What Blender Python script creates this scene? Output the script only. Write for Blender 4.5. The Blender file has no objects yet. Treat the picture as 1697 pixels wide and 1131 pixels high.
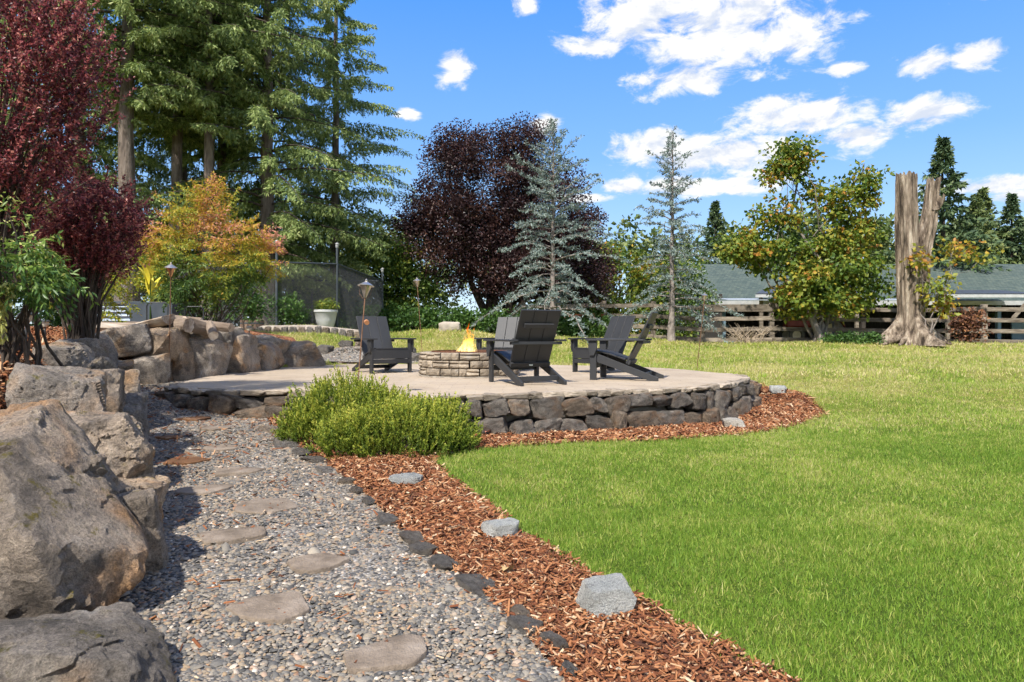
import bpy, bmesh, math, random
import numpy as np
from mathutils import Vector, Matrix, noise as mnoise
from mathutils.geometry import delaunay_2d_cdt
R = math.radians
SC = bpy.context.scene
COL = SC.collection
# ---------------------------------------------------------------- camera
cam = bpy.data.cameras.new('camera'); camo = bpy.data.objects.new('camera', cam); COL.objects.link(camo)
camo.location = (0, 0, 1.10); camo.rotation_euler = (R(90), 0, 0)
cam.sensor_width = 36; cam.lens = 24.0; cam.shift_y = -.0074; cam.clip_start = .05; cam.clip_end = 2000
SC.camera = camo
# ---------------------------------------------------------------- sun, sky, exposure
SUN_EL, SUN_AZ = 51.0, -155.0          # azimuth clockwise from +Y: the sun stands behind the left shoulder
sd = Vector((math.sin(R(SUN_AZ))*math.cos(R(SUN_EL)), math.cos(R(SUN_AZ))*math.cos(R(SUN_EL)), math.sin(R(SUN_EL))))
sun = bpy.data.lights.new('sun', 'SUN'); sun.energy = 3.3; sun.angle = R(1.6); sun.color = (1, .94, .85)
suno = bpy.data.objects.new('sun', sun); COL.objects.link(suno); suno.rotation_euler = sd.to_track_quat('Z', 'Y').to_euler()
suno.location = (-20, -10, 30)
SC.view_settings.view_transform = 'Standard'; SC.view_settings.look = 'None'; SC.view_settings.gamma = 1
SC.view_settings.exposure = 1.25; SC.view_settings.use_curve_mapping = False
SC.render.engine = 'CYCLES'; SC.cycles.use_denoising = True; SC.cycles.max_bounces = 5; SC.cycles.transparent_max_bounces = 12
SC.cycles.use_adaptive_sampling = True; SC.cycles.adaptive_threshold = .04
SC.cycles.caustics_reflective = False; SC.cycles.caustics_refractive = False

class NT:
    """small helper to write node trees"""
    def __init__(s, tree): s.t = tree; s.t.nodes.clear()
    def n(s, typ, **kw):
        nd = s.t.nodes.new(typ)
        for k, v in kw.items():
            if k == 'ins':
                for a, b in v.items(): s.put(nd.inputs[a], b)
            else: setattr(nd, k, v)
        return nd
    def put(s, inp, v):
        if isinstance(v, bpy.types.NodeSocket): s.t.links.new(v, inp)
        else: inp.default_value = v
    def m(s, op, a, b=None, c=None, clamp=False):
        nd = s.t.nodes.new('ShaderNodeMath'); nd.operation = op; nd.use_clamp = clamp; s.put(nd.inputs[0], a)
        if b is not None: s.put(nd.inputs[1], b)
        if c is not None: s.put(nd.inputs[2], c)
        return nd.outputs[0]
    def vm(s, op, a, b=None):
        nd = s.t.nodes.new('ShaderNodeVectorMath'); nd.operation = op; s.put(nd.inputs[0], a)
        if b is not None: s.put(nd.inputs[1], b)
        return nd.outputs[0]
    def mix(s, f, a, b, typ='MIX'):
        nd = s.t.nodes.new('ShaderNodeMix'); nd.data_type = 'RGBA'; nd.blend_type = typ
        s.put(nd.inputs[0], f); s.put(nd.inputs[6], a); s.put(nd.inputs[7], b); return nd.outputs[2]
    def ramp(s, f, stops, interp='LINEAR'):
        nd = s.t.nodes.new('ShaderNodeValToRGB'); cr = nd.color_ramp; cr.interpolation = interp
        while len(cr.elements) < len(stops): cr.elements.new(.5)
        for e, (p, c) in zip(cr.elements, stops): e.position = p; e.color = (*c[:3], 1)
        s.put(nd.inputs[0], f); return nd.outputs[0]
    def noise(s, vec, scale, detail=4, rough=.55, dist=0, out=0):
        nd = s.n('ShaderNodeTexNoise'); s.put(nd.inputs['Vector'], vec); nd.inputs['Scale'].default_value = scale
        nd.inputs['Detail'].default_value = detail; nd.inputs['Roughness'].default_value = rough; nd.inputs['Distortion'].default_value = dist
        return nd.outputs[out]
    def smooth(s, v, a, b):
        nd = s.n('ShaderNodeMapRange', interpolation_type='SMOOTHSTEP'); s.put(nd.inputs[0], v); nd.inputs[1].default_value = a; nd.inputs[2].default_value = b
        return nd.outputs[0]

def build_world():
    w = bpy.data.worlds.new('World'); SC.world = w; w.use_nodes = True; t = NT(w.node_tree)
    sky = t.n('ShaderNodeTexSky', sky_type='NISHITA', sun_disc=False); sky.sun_elevation = R(SUN_EL); sky.sun_rotation = R(SUN_AZ)
    sky.altitude = 100; sky.air_density = 1.0; sky.dust_density = .25; sky.ozone_density = 2.2
    d = t.n('ShaderNodeTexCoord').outputs['Generated']
    sx = t.n('ShaderNodeSeparateXYZ', ins={0: d}); x, y, z = sx.outputs
    az = t.m('ARCTAN2', x, y); el = t.m('ARCSINE', z)
    clear = t.ramp(t.m('MULTIPLY', el, 1.2, clamp=True), [(0, (2.5,3.2,3.9)), (.12, (1.75,2.8,4.1)), (.3, (.85,2.05,4.3)), (.55, (.3,1.45,4.3)), (1, (.25,1.1,3.8))])
    skyc = t.mix(.8, sky.outputs[0], clear)
    cv = t.n('ShaderNodeCombineXYZ', ins={0: az, 1: t.m('MULTIPLY', el, 1.9), 2: 0.0}).outputs[0]
    n1 = t.noise(cv, 15, 10, .64, .35); n2 = t.noise(cv, 4.2, 3, .5)
    # cumulus banks: azimuth, elevation, half width, half height (radians)
    CL = [(.185,.435,.10,.065),(.30,.405,.15,.078),(.395,.385,.085,.040),(.245,.345,.10,.026),(.12,.395,.055,.020),(.16,.47,.10,.045),
          (-.083,.372,.032,.028),(.022,.452,.024,.022),(.395,.285,.12,.032),(.365,.30,.06,.02),(.30,.245,.15,.040),(.20,.262,.075,.028),
          (.27,.205,.14,.018),(.16,.21,.05,.012),(.465,.255,.06,.020),(.545,.268,.055,.024),(.545,.325,.032,.020),(.60,.325,.035,.020),
          (.455,.335,.02,.010),(.60,.40,.035,.022),(.655,.44,.05,.045),(.625,.175,.11,.012),(.66,.16,.07,.012),(-.15,.305,.022,.014),
          (.05,.30,.025,.02),(.10,.195,.05,.010),(.36,.215,.07,.016)]
    M = None
    for a, e, ra, rb in CL:
        u = t.m('DIVIDE', t.m('SUBTRACT', az, a), ra); v = t.m('DIVIDE', t.m('SUBTRACT', el, e), rb)
        q = t.m('SUBTRACT', 1.0, t.m('SQRT', t.m('ADD', t.m('MULTIPLY', u, u), t.m('MULTIPLY', v, v))))
        M = q if M is None else t.m('MAXIMUM', M, q)
    # cumulus goes on out of view, cover thickened there for white fill light
    rest = t.m('SUBTRACT', t.m('MULTIPLY', n2, 4.0), 1.55)
    rest = t.m('SUBTRACT', rest, t.m('MULTIPLY', t.smooth(t.m('ABSOLUTE', az), .95, .70), 4.0))
    M = t.m('MAXIMUM', t.m('MAXIMUM', M, rest), -1.5)
    dens = t.m('ADD', t.m('MULTIPLY', M, .75), t.m('MULTIPLY', t.m('SUBTRACT', n1, .5), 2.3))
    cov = t.smooth(dens, .04, .50)
    n3 = t.noise(t.vm('ADD', cv, (.0, .035, 0)), 15, 6, .62, .35)
    shade = t.smooth(t.m('ADD', t.m('SUBTRACT', n1, n3), t.m('MULTIPLY', n2, .12)), -.10, .13)
    cloud = t.mix(shade, (3.0, 3.25, 3.75, 1), (4.35, 4.3, 4.2, 1))
    col = t.mix(t.m('MULTIPLY', cov, .96), skyc, cloud)
    bg = t.n('ShaderNodeBackground', ins={0: col, 1: .105})
    o = t.n('ShaderNodeOutputWorld'); t.t.links.new(bg.outputs[0], o.inputs[0])
build_world()
# ---------------------------------------------------------------- terrain heights (metres)
PATIO_Z = 0.47
PATIO = [(-3.98,8.18),(-3.15,7.66),(-2.42,7.60),(-1.58,7.19),(-.97,6.98),(0,7.22),(.67,7.5),(1.93,8.0),(2.58,8.58),
         (3.19,9.5),(3.42,10.4),(3.2,11.2),(3.0,11.95),(2.3,12.95),(.62,13.75),(-1.86,14.2),(-3.4,14.1),(-4.2,13.4),
         (-4.57,12.07),(-4.47,10.3),(-4.3,9.0)]
WALL = [(-2.6,.3),(-2.45,1.5),(-2.35,2.5),(-2.4,3.3),(-2.75,4.2),(-3.3,5.4),(-4.1,7.0),(-4.75,8.4),(-5.1,9.3),(-4.85,9.9),
        (-4.75,10.8),(-4.85,12.0),(-4.55,13.4),(-4.1,14.3)]
BED = WALL + [(-4.9,16.3),(-8,16.6),(-14,16.2),(-14,.6)]
LOW_PTS = [(0,0,0),(0,2,0),(3,2,0),(-1.1,2,0),(-2.2,4.2,.03),(1,4.5,.01),(4,4.5,.01),(8,4,.0),(-1,6,.05),(0,6.6,.05),(1.2,7.3,.04),
  (2.6,8.4,.02),(4,8.6,.05),(3.3,9.2,.07),(7,8.6,.08),(4.1,10,.26),(3.6,10.6,.36),(8,10.5,.3),(3.3,11.7,.45),(5,12,.45),(9,12.5,.45),
  (2.4,13.1,.455),(.6,13.9,.455),(-1.8,14.4,.455),(-3.4,14.25,.47),(-3.4,15,.8),(-5,16.5,1.1),(-2,15.2,.62),(-2,17,.9),
  (-1.8,20,1.19),(1,17,.72),(.5,20,1.0),(3,22,.94),(5,17,.65),(8,16,.58),(9,22.3,.8),(15,22,.74),(11,18,.62),(-6,19,1.3),
  (-3,7.2,.165),(-3.4,7.7,.22),(-4.1,8.0,.31),(-4.4,8.8,.37),(-5,9.4,.40),(-4.75,9.6,.43),(-4.6,10.5,.45),(-3.3,6,.1),
  (0,40,1.2),(25,40,.8),(-25,30,1.5),(-12,20,1.3),(0,120,1.5),(60,80,1),(-60,80,1.5),(20,10,.3),(20,2,0),(60,0,0),(-10,2,.1),(0,-20,0),
  (-30,-10,.2),(30,-20,0),(-60,20,1.2),(0,300,2)]
BED_PTS = [(-2.3,2.6,.62),(-2.9,3.8,.76),(-3.9,5.2,.86),(-5,7.2,.95),(-6.2,9,1.0),(-5.6,10.2,1.08),(-5.4,12,1.1),(-5,13.6,.98),(-4.7,15.2,1.0),
  (-7,14,1.2),(-6,16.5,1.2),(-12,8,1.0),(-12,15,1.25),(-5,3,.8),(-9,4,.9),(-3,1,.6),(-14,1,.7)]
def shepard(P, x, y, p=3.2):
    P = np.array(P, float); num = np.zeros_like(x); den = np.zeros_like(x)
    for a, b, c in P:
        w = ((x-a)**2+(y-b)**2+.02)**(-p/2); num += w*c; den += w
    return num/den
def in_poly(poly, x, y):
    x = np.asarray(x, float); y = np.asarray(y, float); ins = np.zeros(x.shape, bool); n = len(poly)
    for i in range(n):
        x1, y1 = poly[i]; x2, y2 = poly[(i+1) % n]
        if y1 == y2: continue
        c = ((y1 > y) != (y2 > y)) & (x < (x2-x1)*(y-y1)/(y2-y1)+x1); ins ^= c
    return ins
def line_dist(line, x, y):
    d = np.full(np.shape(x), 1e9)
    for (x1, y1), (x2, y2) in zip(line[:-1], line[1:]):
        dx, dy = x2-x1, y2-y1; t = np.clip(((x-x1)*dx+(y-y1)*dy)/(dx*dx+dy*dy), 0, 1)
        d = np.minimum(d, np.hypot(x-x1-t*dx, y-y1-t*dy))
    return d
def ground(x, y):
    x = np.asarray(x, float); y = np.asarray(y, float)
    low = shepard(LOW_PTS, x, y); ins = in_poly(BED, x, y)
    if ins.any():
        bed = shepard(BED_PTS, x, y); s = np.clip((line_dist(WALL, x, y)-.12)/.4, 0, 1); s = s*s*(3-2*s)*ins
        # the bed fades into the lawn along its back edge
        b = line_dist([(-4.1,14.3),(-4.9,16.3),(-8,16.6),(-14,16.2)], x, y); s = s*np.clip(b/.8, 0, 1)
        low = low*(1-s)+bed*s
    m = np.exp(-(((x-12.4)/2.2)**2+((y-21.5)/1.0)**2)); low = low+.12*m          # root mound of the old stump
    return low+.012*np.sin(x*1.7+y*.6)*np.sin(y*1.3-x*.4)
def gz(x, y): return float(ground(np.array([x]), np.array([y]))[0])
# ---------------------------------------------------------------- object helpers
def tag(o, label=None, cat=None, group=None, kind=None):
    for k, v in (('label', label), ('category', cat), ('group', group), ('kind', kind)):
        if v: o[k] = v
    return o
def link(name, data, parent=None, loc=(0,0,0), rot=(0,0,0)):
    o = bpy.data.objects.new(name, data); COL.objects.link(o); o.location = loc; o.rotation_euler = rot
    if parent is not None: o.parent = parent
    return o
def thing(name, label, cat, loc=(0,0,0), rz=0, group=None):
    return tag(link(name, None, None, loc, (0, 0, rz)), label, cat, group)
def copy_tree(o, parent=None):
    c = o.copy(); COL.objects.link(c); c.parent = parent
    for ch in list(o.children): copy_tree(ch, c)
    return c
def mesh_np(name, V, F, mat=None, smooth=False, tone=None):
    """V (n,3), F (m,k) uniform polygons; tone: one float per face"""
    V = np.ascontiguousarray(V, np.float32); F = np.ascontiguousarray(F, np.int32)
    me = bpy.data.meshes.new(name); m, k = F.shape
    me.vertices.add(len(V)); me.vertices.foreach_set('co', V.ravel())
    me.loops.add(m*k); me.loops.foreach_set('vertex_index', F.ravel())
    me.polygons.add(m); me.polygons.foreach_set('loop_start', np.arange(0, m*k, k, dtype=np.int32)); me.polygons.foreach_set('loop_total', np.full(m, k, np.int32))
    if smooth: me.polygons.foreach_set('use_smooth', np.ones(m, bool))
    me.update(calc_edges=True)
    if tone is not None:
        a = me.attributes.new('tone', 'FLOAT', 'FACE'); a.data.foreach_set('value', np.ascontiguousarray(tone, np.float32))
    if mat: me.materials.append(mat)
    return me
class MB:
    """collects boxes, bars, tubes and lathes into one mesh"""
    def __init__(s): s.v = []; s.f = []
    def add(s, vs, fs):
        b = len(s.v); s.v += [tuple(p) for p in vs]; s.f += [tuple(i+b for i in f) for f in fs]; return s
    def box(s, c, size, rot=None):
        h = [d/2 for d in size]; M = rot if rot is not None else Matrix.Identity(3); c = Vector(c)
        vs = [c+M @ Vector((sx*h[0], sy*h[1], sz*h[2])) for sz in (-1, 1) for sy in (-1, 1) for sx in (-1, 1)]
        return s.add(vs, [(0,2,3,1),(4,5,7,6),(0,1,5,4),(2,6,7,3),(0,4,6,2),(1,3,7,5)])
    def bar(s, a, b, w, h, up=(0,0,1)):
        a, b = Vector(a), Vector(b); d = (b-a).normalized(); sd_ = d.cross(Vector(up)).normalized(); u = sd_.cross(d)
        M = Matrix((sd_, d, u)).transposed(); return s.box((a+b)/2, (w, (b-a).length, h), M)
    def prism(s, pts, x0, x1):
        """polygon in the yz plane swept along x"""
        n = len(pts); vs = [(x0, y, z) for y, z in pts]+[(x1, y, z) for y, z in pts]
        return s.add(vs, [tuple(range(n)), tuple(range(2*n-1, n-1, -1))]+[(i, n+i, n+(i+1) % n, (i+1) % n) for i in range(n)])
    def tube(s, pts, r, n=6, cap=True):
        pts = [Vector(p) for p in pts]; r = r if hasattr(r, '__len__') else [r]*len(pts); vs = []; ref = Vector((.31, .77, .55))
        for i, p in enumerate(pts):
            d = (pts[min(i+1, len(pts)-1)]-pts[max(i-1, 0)]).normalized()
            a = d.cross(ref); a = a.normalized() if a.length > 1e-4 else d.orthogonal().normalized(); b = d.cross(a)
            vs += [p+(a*math.cos(k*2*math.pi/n)+b*math.sin(k*2*math.pi/n))*r[i] for k in range(n)]
        fs = [(i*n+k, i*n+(k+1) % n, (i+1)*n+(k+1) % n, (i+1)*n+k) for i in range(len(pts)-1) for k in range(n)]
        if cap: fs += [tuple(range(n-1, -1, -1)), tuple(range((len(pts)-1)*n, len(pts)*n))]
        return s.add(vs, fs)
    def lathe(s, prof, n=16, c=(0,0,0), cap=True):
        vs = [(c[0]+r*math.cos(k*2*math.pi/n), c[1]+r*math.sin(k*2*math.pi/n), c[2]+z) for r, z in prof for k in range(n)]
        fs = [(i*n+k, i*n+(k+1) % n, (i+1)*n+(k+1) % n, (i+1)*n+k) for i in range(len(prof)-1) for k in range(n)]
        if cap: fs += [tuple(range(n-1, -1, -1)), tuple(range((len(prof)-1)*n, len(prof)*n))]
        return s.add(vs, fs)
    def mesh(s, name, mat, smooth=False, bevel=0):
        me = bpy.data.meshes.new(name); me.from_pydata(s.v, [], s.f); me.validate()
        bm = bmesh.new(); bm.from_mesh(me)
        if bevel: bmesh.ops.bevel(bm, geom=bm.edges[:], offset=bevel, segments=1, affect='EDGES', clamp_overlap=True)
        bmesh.ops.recalc_face_normals(bm, faces=bm.faces[:]); bm.to_mesh(me); bm.free()
        if smooth:
            for p in me.polygons: p.use_smooth = True
            me.set_sharp_from_angle(angle=R(38))
        me.materials.append(mat); return me
    def build(s, name, mat, parent=None, smooth=False, bevel=0, loc=(0,0,0), rot=(0,0,0)):
        return link(name, s.mesh(name, mat, smooth, bevel), parent, loc, rot)
# ---------------------------------------------------------------- materials
def new_mat(name):
    m = bpy.data.materials.new(name); m.use_nodes = True; t = NT(m.node_tree)
    out = t.n('ShaderNodeOutputMaterial'); p = t.n('ShaderNodeBsdfPrincipled'); t.t.links.new(p.outputs[0], out.inputs[0])
    return m, t, p, out
def bump(t, p, h, strength=.5, dist=.02):
    b = t.n('ShaderNodeBump', ins={'Height': h, 'Strength': strength, 'Distance': dist}); t.t.links.new(b.outputs[0], p.inputs['Normal'])
def ocoord(t, spread=40):
    c = t.n('ShaderNodeTexCoord').outputs['Object']; r = t.n('ShaderNodeObjectInfo').outputs['Random']
    return t.vm('ADD', c, t.n('ShaderNodeCombineXYZ', ins={0: t.m('MULTIPLY', r, spread), 1: t.m('MULTIPLY', r, spread*.37), 2: t.m('MULTIPLY', r, spread*.71)}).outputs[0]), r
def simple_mat(name, stops, scale=6, rough=.8, bs=.3, bscale=40, bd=.01, metal=0, spec=.4, stretch=(1,1,1), vary=.25):
    m, t, p, o = new_mat(name); c, r = ocoord(t); c = t.vm('MULTIPLY', c, stretch)
    col = t.ramp(t.noise(c, scale, 6, .6), stops)
    if vary: col = t.n('ShaderNodeHueSaturation', ins={'Value': t.m('ADD', 1-vary/2, t.m('MULTIPLY', r, vary)), 'Color': col}).outputs[0]
    t.put(p.inputs['Base Color'], col); p.inputs['Roughness'].default_value = rough; p.inputs['Metallic'].default_value = metal
    p.inputs['Specular IOR Level'].default_value = spec
    if bs: bump(t, p, t.noise(c, bscale, 5, .65), bs, bd)
    return m
def leaf_mat(name, stops, trans=.35, rough=.5, spec=.35, big=0):
    m, t, p, o = new_mat(name); f = t.n('ShaderNodeAttribute', attribute_name='tone').outputs['Fac']
    if big:
        nz = t.noise(t.n('ShaderNodeTexCoord').outputs['Object'], big, 3, .5); f = t.m('ADD', f, t.m('MULTIPLY', t.m('SUBTRACT', nz, .5), 1.3), clamp=True)
    col = t.ramp(f, stops); t.put(p.inputs['Base Color'], col); p.inputs['Roughness'].default_value = rough
    p.inputs['Specular IOR Level'].default_value = spec
    tr = t.n('ShaderNodeBsdfTranslucent', ins={'Color': col}); mx = t.n('ShaderNodeMixShader', ins={0: trans, 1: p.outputs[0], 2: tr.outputs[0]})
    t.t.links.new(mx.outputs[0], o.inputs[0]); return m
def rock_mat(name, stops, warm=(.30,.17,.08), warm_amt=.5, moss=.0, white=.35, scale=2.2, band=.0):
    m, t, p, o = new_mat(name); c, r = ocoord(t)
    n1 = t.noise(c, scale, 8, .62, .4); col = t.ramp(n1, stops)
    w = t.smooth(t.noise(c, scale*.55, 5, .6, .6), .50, .68); col = t.mix(t.m('MULTIPLY', w, warm_amt), col, (*warm, 1))
    fine = t.noise(c, scale*22, 4, .7); col = t.mix(.75, col, t.ramp(fine, [(.3, (.34,.34,.34)), (.55, (1,1,1)), (.75, (1.4,1.37,1.33))]), 'MULTIPLY')
    grain = t.noise(c, scale*85, 3, .75); col = t.mix(.7, col, t.ramp(grain, [(.32, (.45,.44,.43)), (.5, (1,1,1)), (.68, (1.45,1.42,1.38))]), 'MULTIPLY')
    st = t.noise(t.vm('MULTIPLY', c, (1.0, 1.0, .25)), scale*2.2, 7, .65, .6)
    col = t.mix(t.m('MULTIPLY', t.smooth(st, .55, .72), white), col, (.52,.50,.47,1))
    col = t.mix(t.m('MULTIPLY', t.smooth(t.noise(c, scale*1.6, 7, .65, .8), .57, .66), .55), col, (.045,.042,.040,1))
    if moss:
        nz = t.n('ShaderNodeSeparateXYZ', ins={0: t.n('ShaderNodeNewGeometry').outputs['Normal']}).outputs[2]
        mk = t.m('MULTIPLY', t.smooth(t.noise(c, 9, 5, .75), .60-moss*.1, .68), t.smooth(nz, .2, .7)); col = t.mix(mk, col, (.13,.11,.025,1))
    col = t.mix(t.m('MULTIPLY', t.smooth(t.m('FRACT', t.m('MULTIPLY', r, 7.3)), .35, .95), .6), col, t.mix(1.0, col, (1.45, 1.18, .88, 1), 'MULTIPLY'))
    col = t.n('ShaderNodeHueSaturation', ins={'Value': t.m('ADD', .75, t.m('MULTIPLY', r, .55)), 'Color': col}).outputs[0]
    t.put(p.inputs['Base Color'], col); p.inputs['Roughness'].default_value = .86; p.inputs['Specular IOR Level'].default_value = .3
    h = t.m('ADD', t.m('MULTIPLY', n1, .5), t.m('ADD', t.m('MULTIPLY', fine, .34), t.m('MULTIPLY', t.noise(c, scale*7, 9, .78, .3), .6)))
    bump(t, p, h, 1.0, .075); return m
# ---------------------------------------------------------------- rocks
_ico = {}
def ico(sub):
    if sub not in _ico:
        bm = bmesh.new(); bmesh.ops.create_icosphere(bm, subdivisions=sub, radius=1); bm.verts.ensure_lookup_table()
        _ico[sub] = (np.array([v.co[:] for v in bm.verts]), np.array([[v.index for v in f.verts] for f in bm.faces])); bm.free()
    return _ico[sub]
def fbm(P, freq, octv, seed):
    o = Vector((seed*3.17 % 91, seed*7.31 % 83, seed*1.93 % 77)); out = np.empty(len(P))
    for i, p in enumerate(P): out[i] = mnoise.fractal(Vector(p)*freq+o, .9, 2.1, octv)
    return out
def rock_mesh(name, size, seed, mat, sub=4, nplanes=11, rough=.045, k=70, hull=None, freq=2.6, flat=False):
    rng = np.random.default_rng(seed); D, F = ico(sub)
    if hull is None:
        # corner points of a broken block: some near the faces, some near the edges of its box
        H_ = rng.uniform(-1, 1, (nplanes+9, 3)); ax = rng.integers(0, 3, len(H_)); H_[np.arange(len(H_)), ax] = np.sign(rng.normal(size=len(H_)))*rng.uniform(.82, 1, len(H_))
        a2 = (ax+1) % 3; m_ = rng.random(len(H_)) < .6; H_[np.arange(len(H_))[m_], a2[m_]] = np.sign(H_[np.arange(len(H_))[m_], a2[m_]])*rng.uniform(.6, .95, m_.sum())
        hp = [tuple(q) for q in H_]+[(sx*.62, sy*.62, sz_*.62) for sx in (-1, 1) for sy in (-1, 1) for sz_ in (-1, 1)]
    else: hp = hull
    bm = bmesh.new()
    for p in hp: bm.verts.new(p)
    bmesh.ops.convex_hull(bm, input=bm.verts[:]); bm.normal_update()
    N = np.array([f.normal[:] for f in bm.faces]); C = np.array([f.calc_center_median()[:] for f in bm.faces]); bm.free()
    ds = (N*C).sum(1); sg = np.sign(ds); N *= sg[:, None]; ds = np.abs(ds)+1e-3
    q = np.maximum(D @ N.T, 0)/ds[None, :]; r = (q**k).sum(1)**(-1/k); P = D*r[:, None]
    if hull is None:
        lo, hi = P.min(0), P.max(0); P = (P-(lo+hi)/2)/(hi-lo)*np.array(size)
    s = float(np.ptp(P, axis=0).mean()); fr = freq/s
    d = fbm(P, fr, 5, seed)*rough*s*.55; ridg = np.abs(fbm(P, fr*.6, 3, seed+5)); d -= np.clip(.10-ridg, 0, 1)*rough*s*3.0
    if sub >= 4:      # broken facets: every cell of a voronoi pattern is tilted its own way
        for fq, am in ((1.9, .075), (4.6, .045), (11, .020)) if sub >= 5 else ((2.4, .06), (6, .03)):
            for i, q in enumerate(P):
                w_ = Vector(q)*(fq/s)+Vector((seed*.7, seed*1.3, seed*.31)); c_ = mnoise.voronoi(w_)[1][0]; nn = mnoise.cell_vector(c_*37.0)-Vector((.5, .5, .5)); d[i] += am*s*nn.dot(w_-c_)
        d += fbm(P, fr*7, 5, seed+9)*rough*s*.22
    P = P+D*d[:, None]
    me = mesh_np(name, P, F, mat, smooth=True); me.set_sharp_from_angle(angle=R(24)); return me
# ---------------------------------------------------------------- foliage
def unit(a): return a/np.maximum(np.linalg.norm(a, axis=-1, keepdims=True), 1e-9)
def leaf_geo(P, D, L, W, rng, fold=.25, bias=(0,0,.6)):
    n = len(P); D = unit(D); U = rng.normal(size=(n, 3))+np.array(bias); S = unit(np.cross(D, U)); Nn = np.cross(S, D)
    L = np.broadcast_to(L, n)[:, None]; W = np.broadcast_to(W, n)[:, None]
    mid = P+D*L*.45; V = np.stack([P, mid+S*W*.5+Nn*W*fold, P+D*L, mid-S*W*.5+Nn*W*fold], 1).reshape(-1, 3)
    b = np.arange(n)[:, None]*4; F = np.concatenate([b+np.array([0, 1, 2]), b+np.array([0, 2, 3])], 1).reshape(-1, 3)
    return V, F
def leaves(name, P, D, L, W, mat, rng, parent=None, tone=None, fold=.25, loc=(0,0,0), bias=(0,0,.6)):
    V, F = leaf_geo(P, D, L, W, rng, fold, bias); tn = rng.random(len(P)) if tone is None else tone
    return link(name, mesh_np(name, V, F, mat, tone=np.repeat(tn, 2)), parent, loc)
def along(A, B, per_m, ang, rng, jit=.15, t0=0.0):
    """points and outward directions spread along many segments A->B"""
    A = np.asarray(A, float); B = np.asarray(B, float); ln = np.linalg.norm(B-A, axis=1); n = np.maximum(1, np.rint(ln*per_m).astype(int))
    idx = np.repeat(np.arange(len(A)), n); t = t0+(1-t0)*rng.random(len(idx)); X = unit(B-A)[idx]; P = A[idx]+(B-A)[idx]*t[:, None]
    S = unit(np.cross(X, rng.normal(size=X.shape))); a = ang+rng.normal(size=len(idx))*jit
    return P, X*np.cos(a)[:, None]+S*np.sin(a)[:, None], idx
def tubes(name, polys, mat, n=5, parent=None):
    b = MB()
    for pts, rad in polys: b.tube(pts, rad, n, cap=False)
    me = bpy.data.meshes.new(name); me.from_pydata(b.v, [], b.f); me.materials.append(mat)
    for p in me.polygons: p.use_smooth = True
    o = link(name, me, parent)
    if name != 'trunk': o['kind'] = 'stuff'
    return o
def bend(a, b, k, rng, j=.12):
    """wobbly polyline from a to b with k+1 points"""
    a, b = np.array(a, float), np.array(b, float); L = np.linalg.norm(b-a); out = []
    for i in range(k+1):
        f = i/k; out.append(tuple(a+(b-a)*f+rng.normal(size=3)*j*L*math.sin(math.pi*f)*.5))
    return out
def clusters(ells, rng, shell=.45):
    """cluster centres in a union of ellipsoids (cx,cy,cz,rx,ry,rz,n)"""
    out = []
    for cx, cy, cz, rx, ry, rz, n in ells:
        d = unit(rng.normal(size=(n, 3))); r = (shell+(1-shell)*rng.random(n))**.8
        out.append(np.array([cx, cy, cz])+d*r[:, None]*np.array([rx, ry, rz]))
    return np.concatenate(out)
def leaf_cloud(C, per, rad, rng, out_c=None, droop=0.0):
    """leaves round cluster centres"""
    n = len(C)*per; idx = np.repeat(np.arange(len(C)), per); rr = np.broadcast_to(rad, len(C))[idx][:, None]
    off = unit(rng.normal(size=(n, 3)))*(rng.random(n)**.45)[:, None]*.95*rr*np.array([1, 1, .7]); P = C[idx]+off
    D = unit(off)+rng.normal(size=(n, 3))*.7; D[:, 2] -= droop
    return P, unit(D), idx
# ---------------------------------------------------------------- the setting: lawn, path, beds, patio
EDGE = [(.20,1.0),(.21,1.7),(0.193,2.151),(0.07,2.504),(-0.098,2.886),(-0.312,3.249),(-0.639,3.837),(-1.015,4.621),(-1.448,5.395),(-1.974,6.228),(-2.423,6.963),(-2.62,7.4)]
LAWNEDGE = [(1.6,1.0),(1.12,1.7),(0.855,2.141),(0.714,2.435),(0.52,2.778),(0.362,3.111),(0.16,3.503),(-0.03,3.964),(-0.188,4.376),(-0.427,4.905),(-0.615,5.415),
  (-0.58,5.777),(-0.265,6.189),(0.591,6.591),(1.479,6.65),(2.39,6.905),(3.328,7.816),(4.062,8.777),(4.157,9.375),(4.005,10.031),(3.7,10.3)]
PATH = EDGE+[(-2.4,7.75),(-3.1,7.8),(-3.95,8.35),(-4.2,9.0),(-4.4,10.3),(-4.5,12.0)]+[(x-.25,y) for x,y in WALL[::-1][2:]]
def wavy(line, amp, n, seed):
    out = []
    for i in range(len(line)-1):
        a, b = line[i], line[i+1]; L = math.hypot(b[0]-a[0], b[1]-a[1]); k = max(1, int(L/n))
        for j in range(k):
            f = j/k; x = a[0]+(b[0]-a[0])*f; y = a[1]+(b[1]-a[1])*f
            out.append((x+amp*mnoise.noise((x*5, y*5, seed)), y+amp*mnoise.noise((x*5, y*5, seed+9))))
    return out+[line[-1]]
LE = wavy(LAWNEDGE, .05, .08, 3)
MULCH = [(EDGE[0][0]-.03, EDGE[0][1])]+LE+[(3.3,10.2),(3.05,9.6),(2.45,8.75),(1.85,8.2),(.6,7.7),(0,7.4),(-.97,7.2),(-1.55,7.4),(-2.4,7.8)]+[(x-.03,y) for x,y in EDGE[::-1][:-1]]
GRAVEL2 = [(-4.35,13.75),(-3.9,14.0),(-2.2,14.12),(-1.95,14.5),(-2.2,14.95),(-2.9,15.2),(-3.7,15.35),(-4.3,14.6)]
xs = np.unique(np.concatenate([np.arange(-10, 8, .13), -10-np.cumsum(np.geomspace(.2, 60, 26)), 8+np.cumsum(np.geomspace(.2, 60, 26))]))
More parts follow.
